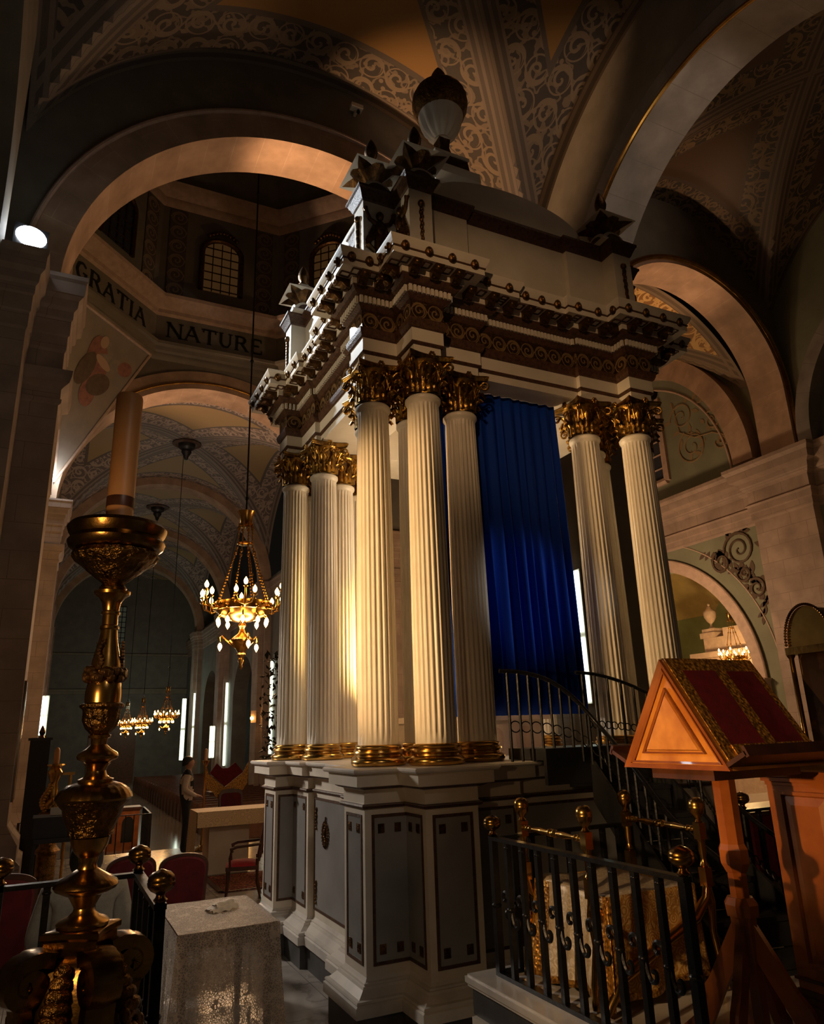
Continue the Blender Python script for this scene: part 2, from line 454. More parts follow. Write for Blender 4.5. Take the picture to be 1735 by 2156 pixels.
# ================================================================== THE CHURCH SHELL
def P(axis, h, a, z): return (h, a, z) if axis == 'y' else (a, h, z)
def S_(mb, name, mats, smooth=38): return struct(mb.build(name, mats, None, smooth))
def arch_wall(name, axis, a0, a1, c, R, zc, L, Rt, zb, zt, mats, n=40):
    mb = MB()
    for a, flip in ((a0, 0), (a1, 1)):
        xs = [c - R * cos(pi * i / n) for i in range(n + 1)]; zs = [zc + R * sin(pi * i / n) for i in range(n + 1)]
        for i in range(n):
            mb.poly([P(axis, xs[i], a, zs[i]), P(axis, xs[i + 1], a, zs[i + 1]), P(axis, xs[i + 1], a, zt), P(axis, xs[i], a, zt)])
        for l, r in ((L, c - R), (c + R, Rt)):
            if r - l > 1e-3:
                mb.poly([P(axis, l, a, zb), P(axis, r, a, zb), P(axis, r, a, zt), P(axis, l, a, zt)])
    pts = [(c - R, zb)] + [(c - R * cos(pi * i / n), zc + R * sin(pi * i / n)) for i in range(n + 1)] + [(c + R, zb)]
    for (h0, z0), (h1, z1) in zip(pts, pts[1:]):
        mb.poly([P(axis, h0, a0, z0), P(axis, h1, a0, z1), P(axis, h1, a1, z1), P(axis, h0, a1, z0)])
    for h in (L, Rt): mb.poly([P(axis, h, a0, zb), P(axis, h, a1, zb), P(axis, h, a1, zt), P(axis, h, a0, zt)])
    mb.poly([P(axis, L, a0, zt), P(axis, Rt, a0, zt), P(axis, Rt, a1, zt), P(axis, L, a1, zt)])
    return S_(mb, name, mats)
def arch_ring(name, axis, a0, a1, c, R, Ro, zc, zf, mat, n=56):
    path = [(-1, zf)] if zf < zc - .05 else []
    rings = []; along = []; s = 0
    seq = ([(pi, zf)] if zf < zc - .05 else []) + [(pi - pi * i / n, None) for i in range(n + 1)] + ([(0, zf)] if zf < zc - .05 else [])
    prev = None
    for t, zz in seq:
        q = lambda rr: (c + rr * cos(t), zz if zz is not None else zc + rr * sin(t))
        i_ = q(R); o_ = q(Ro)
        if prev: s += hypot(i_[0] - prev[0], i_[1] - prev[1])
        prev = i_; along.append(s)
        rings.append([P(axis, i_[0], a0, i_[1]), P(axis, i_[0], a1, i_[1]), P(axis, o_[0], a1, o_[1]), P(axis, o_[0], a0, o_[1])])
    w = abs(a1 - a0)
    mb = MB().loft(rings, 0, True, True, uv=([.1, .1 + w, .1 + w + Ro - R, .1 + 2 * w + Ro - R, .1 + 2 * w + 2 * (Ro - R)], along))
    return S_(mb, name, mat)
def arch_roll(name, axis, a, c, R, zc, zf, rad, mat, n=56):
    pts = ([P(axis, c - R, a, zf)] if zf < zc - .05 else []) + [P(axis, c - R * cos(pi * i / n), a, zc + R * sin(pi * i / n)) for i in range(n + 1)] + ([P(axis, c + R, a, zf)] if zf < zc - .05 else [])
    return S_(MB().tube(pts, rad, 8), name, mat)
def offs(path, d, closed=False):
    """offset a 2-D polyline to its right-hand side by d, mitred"""
    n = len(path); out = []
    for i, p in enumerate(path):
        ns = []
        for a, b in ((i - 1, i), (i, i + 1)):
            if not closed and (a < 0 or b >= n): continue
            A = path[a % n]; B = path[b % n]; dx, dy = B[0] - A[0], B[1] - A[1]; L = hypot(dx, dy)
            ns.append((dy / L, -dx / L))
        if len(ns) == 1: nx, ny = ns[0]; k = 1
        else:
            nx, ny = ns[0][0] + ns[1][0], ns[0][1] + ns[1][1]; l = hypot(nx, ny); nx /= l; ny /= l
            k = 1 / max(.3, nx * ns[0][0] + ny * ns[0][1])
        out.append((p[0] + nx * d * k, p[1] + ny * d * k))
    return out
def sweep(path, prof, closed=False, mi=0, mb=None, uvscale=None):
    """profile [(d, z)] carried along the plan polyline, d outwards on its right"""
    mb = mb or MB(); rows = []
    for d, z in prof: rows.append([(x, y, z) for x, y in offs(path, d, closed)])
    n = len(path); m = n if closed else n - 1
    per = [0]
    for j in range(m):
        a = rows[0][j]; b = rows[0][(j + 1) % n]; per.append(per[-1] + hypot(b[0] - a[0], b[1] - a[1]))
    for i in range(len(rows) - 1):
        for j in range(m):
            k = (j + 1) % n; uv = None
            if uvscale:
                nn = max(1, round((per[j + 1] - per[j]) / uvscale)); uv = [[(0, i), (nn, i), (nn, i + 1), (0, i + 1)]]
            mb.add([rows[i][j], rows[i][k], rows[i + 1][k], rows[i + 1][j]], [(0, 1, 2, 3)], mi, uv)
    return mb
def vault(name, x0, x1, y0, y1, zb, rx, ry, mat, n=56, rise=None):
    cx, cy = (x0 + x1) / 2, (y0 + y1) / 2; rise = rise or rx
    def f(u, v):
        x = x0 + (x1 - x0) * u; y = y0 + (y1 - y0) * v
        a = rise * sqrt(max(0, 1 - ((x - cx) / rx) ** 2)); b = rise * sqrt(max(0, 1 - ((y - cy) / ry) ** 2))
        return (x, y, zb + max(a, b))
    return struct(MB().grid(f, n, n).build(name, mat, None, 30, fix=False))
IMPOST = [(0, 0), (.04, .05), (.04, .30), (.08, .33), (.08, .60), (.12, .64), (.12, .78), (.20, .84), (.22, .98), (.34, 1.06), (.36, 1.28), (.40, 1.34), (.40, 1.42), (0, 1.44)]
CAPB = [(0, 0), (.04, .03), (.05, .10), (.02, .12), (.02, .30), (.06, .34), (.14, .40), (.17, .52), (.18, .62), (0, .64)]
def lift(prof, z, sz=1, sd=1): return [(d * sd, z + h * sz) for d, h in prof]

# floors: presbytery, nave (five steps down), raised choir in two halves with a gap between them
S_(MB().box(-9, 22, -2.6, 9.3, -.1, 0), 'floor', 'floor_marble')
S_(MB().box(-9, 22, 9.9, 56, -.95, -.85), 'floor', 'floor_nave')
S_(MB().box(-3.44, -1.66, -12, -2.6, -.1, 0), 'floor', 'floor_marble')
mb = MB()
for k in range(4): mb.box(-9, 22, 9.3 + .15 * k, 9.3 + .15 * (k + 1), -.9, -.17 * (k + 1))
S_(mb, 'trim_1', 'white_marble')
def platform(x0, x1, xe):
    mb = MB().box(x0 + (.05 if xe > x0 + 1 else .0), x1 - (.0 if xe > x0 + 1 else .05), -12, -2.57, 0, .44, 2)
    mb.box(x0 + (.03 if xe < x0 + 1 else .0), x1 - (.0 if xe < x0 + 1 else .03), -12, -2.54, .44, .585, 1)
    for z0, z1, o in ((.585, .605, .012), (.605, .638, 0), (.638, .65, .012)):
        mb.box(x0 + (o if xe == x0 else 0), x1 - (o if xe == x1 else 0), -12, -2.5 - o, z0, z1, 0)
    return S_(mb, 'floor', ['white_marble', 'plinth_stone', 'cream'])
platform(-1.62, 7.5, -1.62)
platform(-9, -3.43, -3.43)

# first great arch between presbytery and crossing, with its neighbour over the aisle
arch_wall('wall_front', 'y', 5.42, 6.38, 0, 4.80, 9.7, -9.5, 7.62, -.1, 17.2, 'plaster_dark')
arch_ring('trim_2', 'y', 5.36, 6.44, 0, 4.72, 5.30, 9.7, 9.7, 'arch_stone')
arch_roll('trim_3', 'y', 5.34, 0, 5.34, 9.7, 9.7, .05, 'rose_stone')
arch_wall('wall_front', 'y', 5.12, 6.1, 10.52, 3.26, 11.0, 7.2, 14.9, -.1, 17.2, 'plaster_dark')
arch_ring('trim_4', 'y', 5.06, 6.14, 10.52, 3.20, 3.32, 11.0, 9.2, 'arch_stone')
arch_roll('trim_5', 'y', 5.04, 10.52, 3.36, 11.0, 9.2, .075, 'brass')
# piers with imposts either side of the great arch
for sx, nm in ((-1, 'wall_left'), (1, 'wall_right')):
    S_(MB().box(min(sx * 4.5, sx * 9.5), max(sx * 4.5, sx * 9.5), 5.36, 6.44, -.1, 9.75), nm, 'church_stone') if sx < 0 else S_(MB().box(4.5, 7.66, 5.36, 6.44, -.1, 9.75), nm, 'church_stone')
    p = [(sx * 9.4, 5.36), (sx * 4.5, 5.36), (sx * 4.5, 6.44), (sx * 9.4, 6.44)]
    if sx > 0: p = [(7.66, 6.44), (4.5, 6.44), (4.5, 5.36), (7.66, 5.36)]
    S_(sweep(p, lift(IMPOST, 8.42, .98, .62)), 'trim_6', 'church_stone')
    S_(sweep(p, lift(CAPB, 7.45, .95, .95)), 'trim_6', 'church_stone')
    S_(sweep(p, [(.22, 0), (.22, .5), (.16, .55), (.16, .75), (.06, .9), (0, 1.0)]), 'baseboard_front', 'church_stone')
# upper blocks of the left pier stepping back, where the floodlight stands
S_(MB().box(-9.5, -5.05, 4.55, 5.4, -.1, 8.9), 'wall_left', 'church_stone')
S_(sweep([(-9.4, 4.55), (-5.05, 4.55), (-5.05, 5.4)], lift(IMPOST, 8.3, .98, .5)), 'trim_6', 'church_stone')

# presbytery side walls with their wide arches, the vault above
arch_wall('wall_right', 'x', 5.52, 6.5, -.17, 4.02, 10.0, -9, 5.42, -.1, 17.4, 'plaster_dark')
arch_ring('trim_7', 'x', 5.48, 6.54, -.17, 3.95, 4.45, 10.0, 9.4, 'grey_stone')
arch_roll('trim_8', 'x', 5.47, -.17, 4.0, 10.0, 9.4, .05, 'brass')
arch_wall('wall_left', 'x', -6.5, -5.52, -.17, 4.02, 10.0, -9, 4.55, -.1, 17.4, 'plaster_dark')
S_(MB().box(-9.6, -9.4, -12, 6, -.1, 17.4), 'wall_left', 'plaster_dark')
S_(MB().box(-10, 16, -12.2, -12, -.1, 17.4), 'wall_back', 'plaster_dark')
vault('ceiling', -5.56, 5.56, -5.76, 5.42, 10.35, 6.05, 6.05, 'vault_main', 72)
S_(MB().box(-10, 6.5, -12.2, -5.7, 16.5, 16.7), 'ceiling', 'plaster_dark')

# second great arch, crossing side walls, pendentives, octagonal drum and dome
arch_wall('wall_far', 'y', 16.92, 17.98, 0, 4.72, 9.25, -9.5, 9.5, -.95, 15.3, 'plaster_dark')
arch_ring('trim_9', 'y', 16.85, 18.05, 0, 4.64, 5.30, 9.25, 9.25, 'arch_stone')
arch_roll('trim_10', 'y', 16.84, 0, 4.86, 9.25, 9.25, .05, 'brass')
for sx in (-1, 1):
    x0, x1 = sorted((sx * 4.4, sx * 9.5))
    S_(MB().box(x0, x1, 16.85, 18.05, -.95, 9.3), 'wall_far', 'church_stone')
    p = [(-9.4, 16.85), (-4.4, 16.85), (-4.4, 18.05), (-9.4, 18.05)] if sx < 0 else [(9.4, 18.05), (4.4, 18.05), (4.4, 16.85), (9.4, 16.85)]
    S_(sweep(p, lift(IMPOST, 8.25, .72, .6)), 'trim_11', 'church_stone')
    S_(sweep(p, lift(CAPB, 7.3, .9, .8)), 'trim_11', 'church_stone')
    S_(sweep(p, [(.26, -.85), (.26, -.3), (.18, -.25), (.18, 0), (.06, .15), (0, .3)]), 'baseboard_far', 'church_stone')
    arch_wall('wall_right' if sx > 0 else 'wall_left', 'x', sx * 4.85, sx * 5.8, 11.65, 4.6, 9.4, 6.38, 16.92, -.95, 15.3, 'plaster_dark')
    arch_ring('trim_12', 'x', sx * 4.78, sx * 5.86, 11.65, 4.52, 5.1, 9.4, 9.4, 'arch_stone')
S_(MB().box(-9.6, -9.4, 6, 18, -.95, 15), 'wall_left', 'nave_plaster')
CX, CY = 0.0, 11.65
def octo(a): 
    r = a / cos(pi / 8)
    v = [[CX + r * cos(pi / 8 + k * pi / 4), CY + r * sin(pi / 8 + k * pi / 4)] for k in range(8)]
    v[4][1] = v[7][1] = CY - a * .82; v[5][0] = -a * .82; v[6][0] = a * .82   # the near corners are only chamfered
    return v
def orings(prof, mat, name):
    return S_(MB().loft([[(x, y, z) for x, y in octo(a)] for a, z in prof], 0, True, False), name, mat)
orings([(5.27, 14.75), (5.20, 14.85), (5.20, 15.0), (5.10, 15.05), (5.06, 15.18), (4.96, 15.24), (4.94, 15.34), (5.18, 15.40)], 'plaster_dark', 'trim_13')
orings([(5.20, 15.40), (5.20, 16.45)], 'plaster_dark', 'wall_dome')
orings([(5.20, 16.45), (5.10, 16.52), (5.10, 16.66), (4.98, 16.74), (4.90, 16.90), (4.76, 17.0), (4.74, 17.12), (5.30, 17.22)], 'rose_stone', 'trim_14')
orings([(5.30, 17.2), (5.30, 21.2)], 'plaster_dark', 'wall_dome')
orings([(5.30, 21.15), (5.2, 21.3), (5.2, 21.5), (5.0, 21.65), (4.9, 21.9), (4.85, 22.0), (5.1, 22.1)], 'rose_stone', 'trim_15')
orings([(5.1 * cos(t), 22.1 + 4.6 * sin(t)) for t in [i * pi / 2 / 10 for i in range(10)]] + [(.05, 26.7)], 'plaster_dark', 'ceiling')
oc = octo(5.2)
for k, (sx, sy) in enumerate(((1, 1), (-1, 1), (-1, -1), (1, -1))):
    a, b = oc[2 * k], oc[2 * k + 1]
    if sx * sy < 0: pass
    cor = (sx * 4.85, CY + sy * 5.2, 9.6)
    lo = [(sx * 4.88, CY + sy * 2.15), (sx * 2.15, CY + sy * 5.24)]
    if k > 1: lo = [(sx * 4.88, CY + sy * 4.25), (sx * 4.25, CY + sy * 5.24)]
    mb = MB(); n = 12
    A = Vector((lo[0][0], lo[0][1], 14.95)); B = Vector((lo[1][0], lo[1][1], 14.95)); Cc = Vector(cor)
    nr0 = (B - A).cross(Cc - A).normalized()
    if nr0.dot(Vector((CX, CY, 12)) - (A + B + Cc) / 3) > 0: nr0 = -nr0
    def pend(i, j, n=10):
        a, b = i / n, j / n; w = 1 - a - b
        return A * a + B * b + Cc * w + nr0 * (.0 if k == 1 else 3. * a * b * w)
    for i in range(10):
        for j in range(10 - i):
            mb.poly([pend(i, j), pend(i + 1, j), pend(i, j + 1)])
            if i + j < 9: mb.poly([pend(i + 1, j), pend(i + 1, j + 1), pend(i, j + 1)])
    struct(mb.build('wall_dome', pm('pendentive_%d' % k, (.26, .22, .18), .8, c2=(.22, .185, .15), ns=2), None, 0))
    nrm = (B - A).cross(Cc - A).normalized(); ctr = (A + B + Cc) / 3
    if nrm.dot(Vector((CX, CY, 12)) - ctr) < 0: nrm = -nrm
    mb = MB()
    if k > 1: continue
    for p, q in ((A, B), (B, Cc), (Cc, A)):
        i0 = ctr + (p - ctr) * .93 + nrm * .03; i1 = ctr + (q - ctr) * .93 + nrm * .03
        mb.tube([i0, i1], .05, 6)
    struct(mb.build('trim_16', 'rose_stone'))
    if k == 1:                                       # the painted winged figure on the pendentive
        t1 = (B - A).normalized(); t2 = nrm.cross(t1); t2 = t2 if t2.z > 0 else -t2
        q = lambda u, v, e=.02: ctr + t1 * u + t2 * v + nrm * e
        mb = MB()
        def blob(u, v, ru, rv, ang, mi, e):
            pts = [q(u + ru * cos(t) * cos(ang) - rv * sin(t) * sin(ang), v + ru * cos(t) * sin(ang) + rv * sin(t) * cos(ang), e) for t in [i * 2 * pi / 22 for i in range(22)]]
            mb.poly(pts, mi)
        for bb in ((-.1, .35, .45, .95, .35, 0, .020), (.25, -.15, .5, .35, .6, 1, .024), (-.15, 1.15, .17, .2, 0, 2, .028), (.55, .75, .75, .2, .12, 3, .022), (1.05, .78, .32, .24, .3, 0, .026), (.1, .55, .38, .14, -.3, 2, .030), (-.45, .1, .3, .6, -.2, 1, .026), (-.02, -.55, .32, .45, .2, 0, .022)):
            blob(*bb)
        struct(mb.build('trim_17', [pm('paint_rose', (.30, .13, .10), .8, c2=(.2, .09, .07), ns=6), pm('paint_brown', (.13, .085, .055), .8, c2=(.09, .06, .04), ns=6), pm('paint_flesh', (.42, .28, .19), .8), pm('paint_grey', (.26, .22, .18), .8, c2=(.2, .17, .14), ns=6)], None, 0))
# windows and painted strips round the drum
wn = 0
for k in range(8):
    ang = k * pi / 4; n = Vector((cos(ang), sin(ang), 0)); t = Vector((-sin(ang), cos(ang), 0)); c0 = Vector((CX, CY, 0)) + n * 5.28
    if k in (4, 5, 6, 7, 0): continue
    wn += 1
    q = lambda u, z, d=0: c0 + t * u - n * d + Vector((0, 0, z))
    fr = MB(); W = .62
    path = [q(-W - .12, 17.9, .05), q(-W - .12, 19.6, .05)] + [q(-(W + .12) * cos(i * pi / 12), 19.6 + (W + .12) * .75 * sin(i * pi / 12), .05) for i in range(13)] + [q(W + .12, 17.9, .05)]
    fr.tube(path, .09, 8)
    for dz in range(6): fr.beam(q(-W, 18.0 + .35 * dz, .04), q(W, 18.0 + .35 * dz, .04), .035, .035)
    for du in (-1, 0, 1): fr.beam(q(du * .33, 17.9, .04), q(du * .33, 20.0, .04), .035, .035)
    for i in range(9): fr.ell(q(-.5 + i * .125, 20.25 + .22 * sin(i * pi / 8), .12), .09, 8, 6)
    o = struct(fr.build('window_%d' % wn, 'dark_gilt'))
    pn = MB().poly([q(-W, 17.9, .01), q(W, 17.9, .01), q(W, 19.6, .01)] + [q(W * cos(i * pi / 12), 19.6 + W * .75 * sin(i * pi / 12), .01) for i in range(1, 12)] + [q(-W, 19.6, .01)])
    pn.build('pane', 'window_glow' if k in (1, 2) else 'window_dark', o, 0)
    for du in (-1, 1):
        st = MB().grid(lambda a, b: q(du * 1.62 + (a - .5) * .62, 17.35 + 3.7 * b, .015), 1, 6, 0)
        struct(st.build('trim_18', 'strip_scroll' if 'strip_scroll' in M else (scroll_mat('strip_scroll', (.10, .075, .055), (.24, .18, .125), 1.0, 6.0, 24, .7) or 'strip_scroll'), None, 0))
# the inscription round the drum: letters cut from straight and curved strokes
GL = {'N': [((0, 0), (0, 1), .5), ((0, 1), (.75, 0), 1), ((.75, 0), (.75, 1), .5)], 'A': [((0, 0), (.38, 1), .5), ((.38, 1), (.8, 0), 1), ((.15, .36), (.62, .36), .45)],
      'T': [((.38, 0), (.38, 1), 1), ((0, 1), (.76, 1), .5), ((0, 1), (0, .8), .4), ((.76, 1), (.76, .8), .4)], 'U': [((.05, 1), (.05, .3), 1), ((.05, .3), (.2, .05), .9), ((.2, .05), (.5, .05), .6), ((.5, .05), (.65, .3), .5), ((.65, .3), (.65, 1), .5)],
      'R': [((.08, 0), (.08, 1), 1), ((.08, 1), (.5, .97), .5), ((.5, .97), (.64, .77), .9), ((.64, .77), (.5, .54), .9), ((.5, .54), (.08, .52), .5), ((.38, .52), (.75, 0), 1)],
      'E': [((.08, 0), (.08, 1), 1), ((.08, 1), (.62, 1), .5), ((.08, .52), (.5, .52), .5), ((.08, 0), (.66, 0), .5), ((.66, 0), (.68, .22), .4), ((.62, 1), (.62, .8), .4)],
      'I': [((.1, 0), (.1, 1), 1)], 'G': [((.68, .82), (.45, 1), .6), ((.45, 1), (.18, .88), .8), ((.18, .88), (.05, .5), 1), ((.05, .5), (.18, .12), 1), ((.18, .12), (.45, 0), .8), ((.45, 0), (.7, .12), .6), ((.7, .12), (.7, .42), .9), ((.5, .42), (.8, .42), .4)]}
WID = dict(N=.75, A=.8, T=.76, U=.7, R=.75, E=.68, I=.2, G=.75)
def letters(word, k, u0, z0, h):
    ang = k * pi / 4; n = Vector((cos(ang), sin(ang), 0)); t = Vector((sin(ang), -cos(ang), 0)); c0 = Vector((CX, CY, 0)) + n * 5.19
    mb = MB(); u = u0
    for ch in word:
        for (a, b), (c, d), w in GL[ch]:
            p0 = c0 + t * (u + a * h) + Vector((0, 0, z0 + b * h)); p1 = c0 + t * (u + c * h) + Vector((0, 0, z0 + d * h))
            mb.beam(p0, p1, .03, .14 * h * w + .015, 0, up=n.cross(p1 - p0))
            for (x, y), pp in (((a, b), p0), ((c, d), p1)):
                if y in (0, 1) and abs(a - c) < .9 and ch in 'NATURI' and b != d: mb.beam(pp - t * .14 * h, pp + t * .14 * h, .028, .05 * h)
        u += (WID[ch] + .3) * h
    return struct(mb.build('trim_19', 'black', None, 0))
letters('NATURE', 2, -1.72, 15.66, .56)
letters('GRATIA', 3, -1.55, 15.66, .56)

# ---- nave
YB = [18.0, 28.3, 37.5, 46.5, 52.0]
for i in range(4):
    vault('ceiling', -5.0, 5.0, YB[i], YB[i + 1] + (0 if i < 3 else 3.6), 9.35, 5.02, (YB[i + 1] - YB[i]) / 2 + .02 if i < 3 else 4.6, 'vault_nave', 44, rise=4.95)
for y in YB[1:4]:
    arch_ring('trim_20', 'y', y - .42, y + .42, 0, 4.6, 5.1, 9.35, 9.35, 'arch_stone')
for sx, nm in ((-1, 'wall_left'), (1, 'wall_right')):
    for i in range(4):
        c = (YB[i] + YB[i + 1]) / 2
        arch_wall(nm, 'x', sx * 5.0, sx * 5.8, c, 2.3 if i < 3 else 1.6, 4.0, YB[i], YB[i + 1], -.95, 9.6, 'nave_plaster', 20)
    S_(MB().box(*sorted((sx * 8.6, sx * 8.8)), 18, 52, -.95, 10), nm, 'nave_plaster')
    path = []
    for y in YB[:4]:
        if y > 18: 
            S_(MB().box(*sorted((sx * 4.5, sx * 5.1)), y - .55, y + .55, -.95, 9.4), nm, 'church_stone')
            for dx in (.7,): S_(MB().box(*sorted((sx * 4.7, sx * 5.1)), y - .95, y + .95, -.95, 8.3), nm, 'church_stone')
    pl = [(sx * 5.0, 18.05)]
    for y in YB[1:4]: pl += [(sx * 5.0, y - .95), (sx * 4.7, y - .95), (sx * 4.7, y - .55), (sx * 4.5, y - .55), (sx * 4.5, y + .55), (sx * 4.7, y + .55), (sx * 4.7, y + .95), (sx * 5.0, y + .95)]
    pl += [(sx * 5.0, 52)]
    if sx > 0: pl = pl[::-1]
    pl = pl[::-1] if sx < 0 else pl[::-1]
    pl = pl if sx < 0 else pl[::-1]
    S_(sweep(pl, lift(IMPOST, 8.1, .85, .55)), 'trim_21', 'church_stone')
S_(MB().box(-9, 9, 52, 52.4, -.95, 15.5), 'wall_far', 'nave_plaster')
S_(MB().box(-5, 5, 51.75, 52, 5.4, 5.62).box(-5, 5, 51.6, 52, 5.62, 5.75).box(-5, 5, 51.85, 52, 8.2, 8.35), 'trim_22', 'plaster_dark')
w = MB(); x0, x1, z0, z1 = -.9, .25, 8.75, 11.9
for i in range(5): w.beam((x0 + (x1 - x0) * i / 4, 51.95, z0), (x0 + (x1 - x0) * i / 4, 51.95, z1), .06, .06)
for i in range(9): w.beam((x0, 51.95, z0 + (z1 - z0) * i / 8), (x1, 51.95, z0 + (z1 - z0) * i / 8), .06, .06)
o = struct(w.build('window_9', 'black'))
MB().box(x0, x1, 51.965, 51.99, z0, z1).build('pane', 'window_pale', o)
o = struct(MB().box(-1.6, 1.6, 51.9, 52, -.85, 3.2).build('door_1', 'wood_dark'))

# ---- east transept, its end wall with lunette, chapel beyond
arch_wall('wall_right', 'x', 14.0, 14.8, 11.62, 3.85, 3.2, 6.4, 16.9, -.95, 17.2, 'plaster_green')
arch_ring('trim_23', 'x', 13.93, 14.1, 11.62, 3.85, 4.15, 3.2, 3.2, 'rose_stone')
arch_roll('trim_24', 'x', 13.93, 11.62, 4.2, 3.2, 3.2, .05, 'rose_stone')
arch_roll('trim_24', 'x', 13.99, 11.62, 4.75, 3.2, -.85, .02, 'rose_stone')
for y0, y1 in ((7.45, 7.95), (15.3, 15.8)):
    S_(MB().box(13.85, 14.3, y0, y1, -.95, 2.75), 'wall_right', 'rose_stone')
    S_(sweep([(14.0, y1), (13.85, y1), (13.85, y0), (14.0, y0)], [(0, 2.35), (.04, 2.4), (.04, 2.6), (.1, 2.75), (.1, 3.1), (.16, 3.2), (0, 3.22)]), 'trim_24', 'rose_stone')
arch_ring('trim_25', 'x', 13.55, 14.05, 11.62, 4.6, 5.3, 9.4, 9.4, 'arch_stone')
arch_roll('trim_26', 'x', 13.97, 11.62, 4.2, 9.45, 9.45, .035, 'rose_stone')
# painted border and scrollwork of the lunette, rinceau on the spandrel
mb = MB()
def spiral(mb, c, r0, turns, ph, hand, wd, x=13.985, n=40):
    pts = [(x, c[0] + hand * r0 * (1 - i / n) ** .8 * cos(ph + turns * 2 * pi * i / n), c[1] + r0 * (1 - i / n) ** .8 * sin(ph + turns * 2 * pi * i / n)) for i in range(n)]
    mb.tube(pts, [wd * (1 - .5 * i / n) for i in range(n)], 5)
def leaf2(mb, c, ang, L, w, x=13.985):
    pts = [(x, c[0] + L * t * cos(ang) - s * w * sin(pi * t) * sin(ang), c[1] + L * t * sin(ang) + s * w * sin(pi * t) * cos(ang)) for s, ts in ((1, [0, .2, .4, .6, .8, 1]), (-1, [.8, .6, .4, .2])) for t in ts]
    mb.poly(pts)
for c, r, tn, ph, hd in (((9.05, 11.9), .5, 1.8, 0, 1), ((8.75, 10.75), .62, 2.0, 2, -1), ((7.85, 11.3), .34, 1.6, 1, 1), ((7.6, 10.5), .26, 1.4, 3, -1), ((8.3, 12.3), .25, 1.3, 3, 1)):
    spiral(mb, c, r, tn, ph, hd, .035)
    for q in range(6): leaf2(mb, (c[0] + r * .9 * cos(q), c[1] + r * .9 * sin(q)), q * 1.2 + ph, r * .7, .07)
mb.tube([(13.985, 9.35, 12.5), (13.985, 9.2, 11.4), (13.985, 8.6, 11.0), (13.985, 7.9, 10.9), (13.985, 7.2, 10.5)], .03, 5)
struct(mb.build('trim_27', pm('paint_ochre', (.24, .17, .085), .85), None, 0))
mb = MB()
for c, r, tn, ph, hd in (((7.65, 7.0), .55, 2.2, 0, 1), ((8.35, 6.75), .36, 1.6, 2, -1), ((7.25, 5.75), .30, 1.8, 1, 1), ((7.6, 6.25), .26, 1.4, 3, -1)):
    spiral(mb, c, r, tn, ph, hd, .05)
    for q in range(9): leaf2(mb, (c[0] + r * 1.0 * cos(q), c[1] + r * 1.0 * sin(q)), q * 1.2 + ph, r * .75, .09)
for q in range(12): leaf2(mb, (8.9 - q * .16, 7.2 - q * .03 * q * .5), -.6 - q * .25, .35, .07)
for q in range(7): leaf2(mb, (6.95 + .04 * q, 5.5 - .09 * q), -1.3 + .4 * (q % 3), .3, .06)
struct(mb.build('trim_28', pm('paint_umber', (.085, .055, .035), .85), None, 0))
# half window of the lunette
wf = MB().tube([(13.93, 9.95, 9.95), (13.93, 9.95, 12.9), (13.93, 11.62, 13.2), (13.93, 13.3, 12.9), (13.93, 13.3, 9.95), (13.93, 9.95, 9.95)], .12, 6)
for i in range(1, 6): wf.beam((13.95, 10, 9.95 + .5 * i), (13.95, 13.3, 9.95 + .5 * i), .04, .04)
for i in range(1, 6): wf.beam((13.95, 9.95 + .56 * i, 9.95), (13.95, 9.95 + .56 * i, 12.9), .04, .04)
o = struct(wf.build('window_10', 'rose_stone'))
MB().box(13.97, 13.99, 10, 13.25, 10, 12.9).build('pane', 'window_dark', o)
# great cornice along the end wall, breaking forward over the pilaster
cp = [(14.0, -4.5), (14.0, 4.9), (13.72, 4.9), (13.72, 6.75), (14.0, 6.75), (14.0, 16.9)][::-1]
S_(sweep(cp, [(0, 7.55), (.05, 7.6), (.05, 7.8), (.09, 7.83), (.09, 8.0), (.14, 8.05), (.05, 8.12), (.05, 8.45), (.12, 8.5), (.2, 8.6), (.22, 8.72), (.38, 8.8), (.40, 9.0), (.48, 9.1), (.48, 9.2), (0, 9.24)]), 'trim_29', 'church_stone')
S_(MB().box(13.72, 14.2, 4.9, 6.75, -.95, 9.2), 'wall_right', 'church_stone')
S_(MB().box(14.0, 14.8, -9, 6.4, -.95, 17.2), 'wall_right', 'plaster_green')
S_(MB().box(13.6, 14.0, 3.7, 4.3, 0, 8.0), 'wall_right', 'church_stone')
arch_ring('trim_30', 'x', 13.5, 14.05, 1.0, 3.4, 3.8, 9.4, 9.2, 'grey_stone')
vault('ceiling', 5.8, 14.0, 6.38, 16.92, 9.6, 4.6, 5.6, 'vault_gold', 48, rise=4.9)
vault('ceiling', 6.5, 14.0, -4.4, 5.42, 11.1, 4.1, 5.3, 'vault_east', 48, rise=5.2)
S_(MB().box(5.8, 15, 16.9, 17.3, -.95, 16), 'wall_far', 'nave_plaster')
# chapel beyond the end wall
S_(MB().box(21, 21.2, 5, 19, -.95, 10).box(14.8, 21.2, 18, 18.2, -.95, 10).box(14.8, 21.2, 5, 5.2, -.95, 10), 'wall_right', 'chapel_green')
vault('ceiling', 14.8, 21.0, 5.2, 18.0, 5.4, 3.3, 3.6, 'chapel_ochre', 40, rise=3.2)
for x in (15.2, 19.8):
    pass

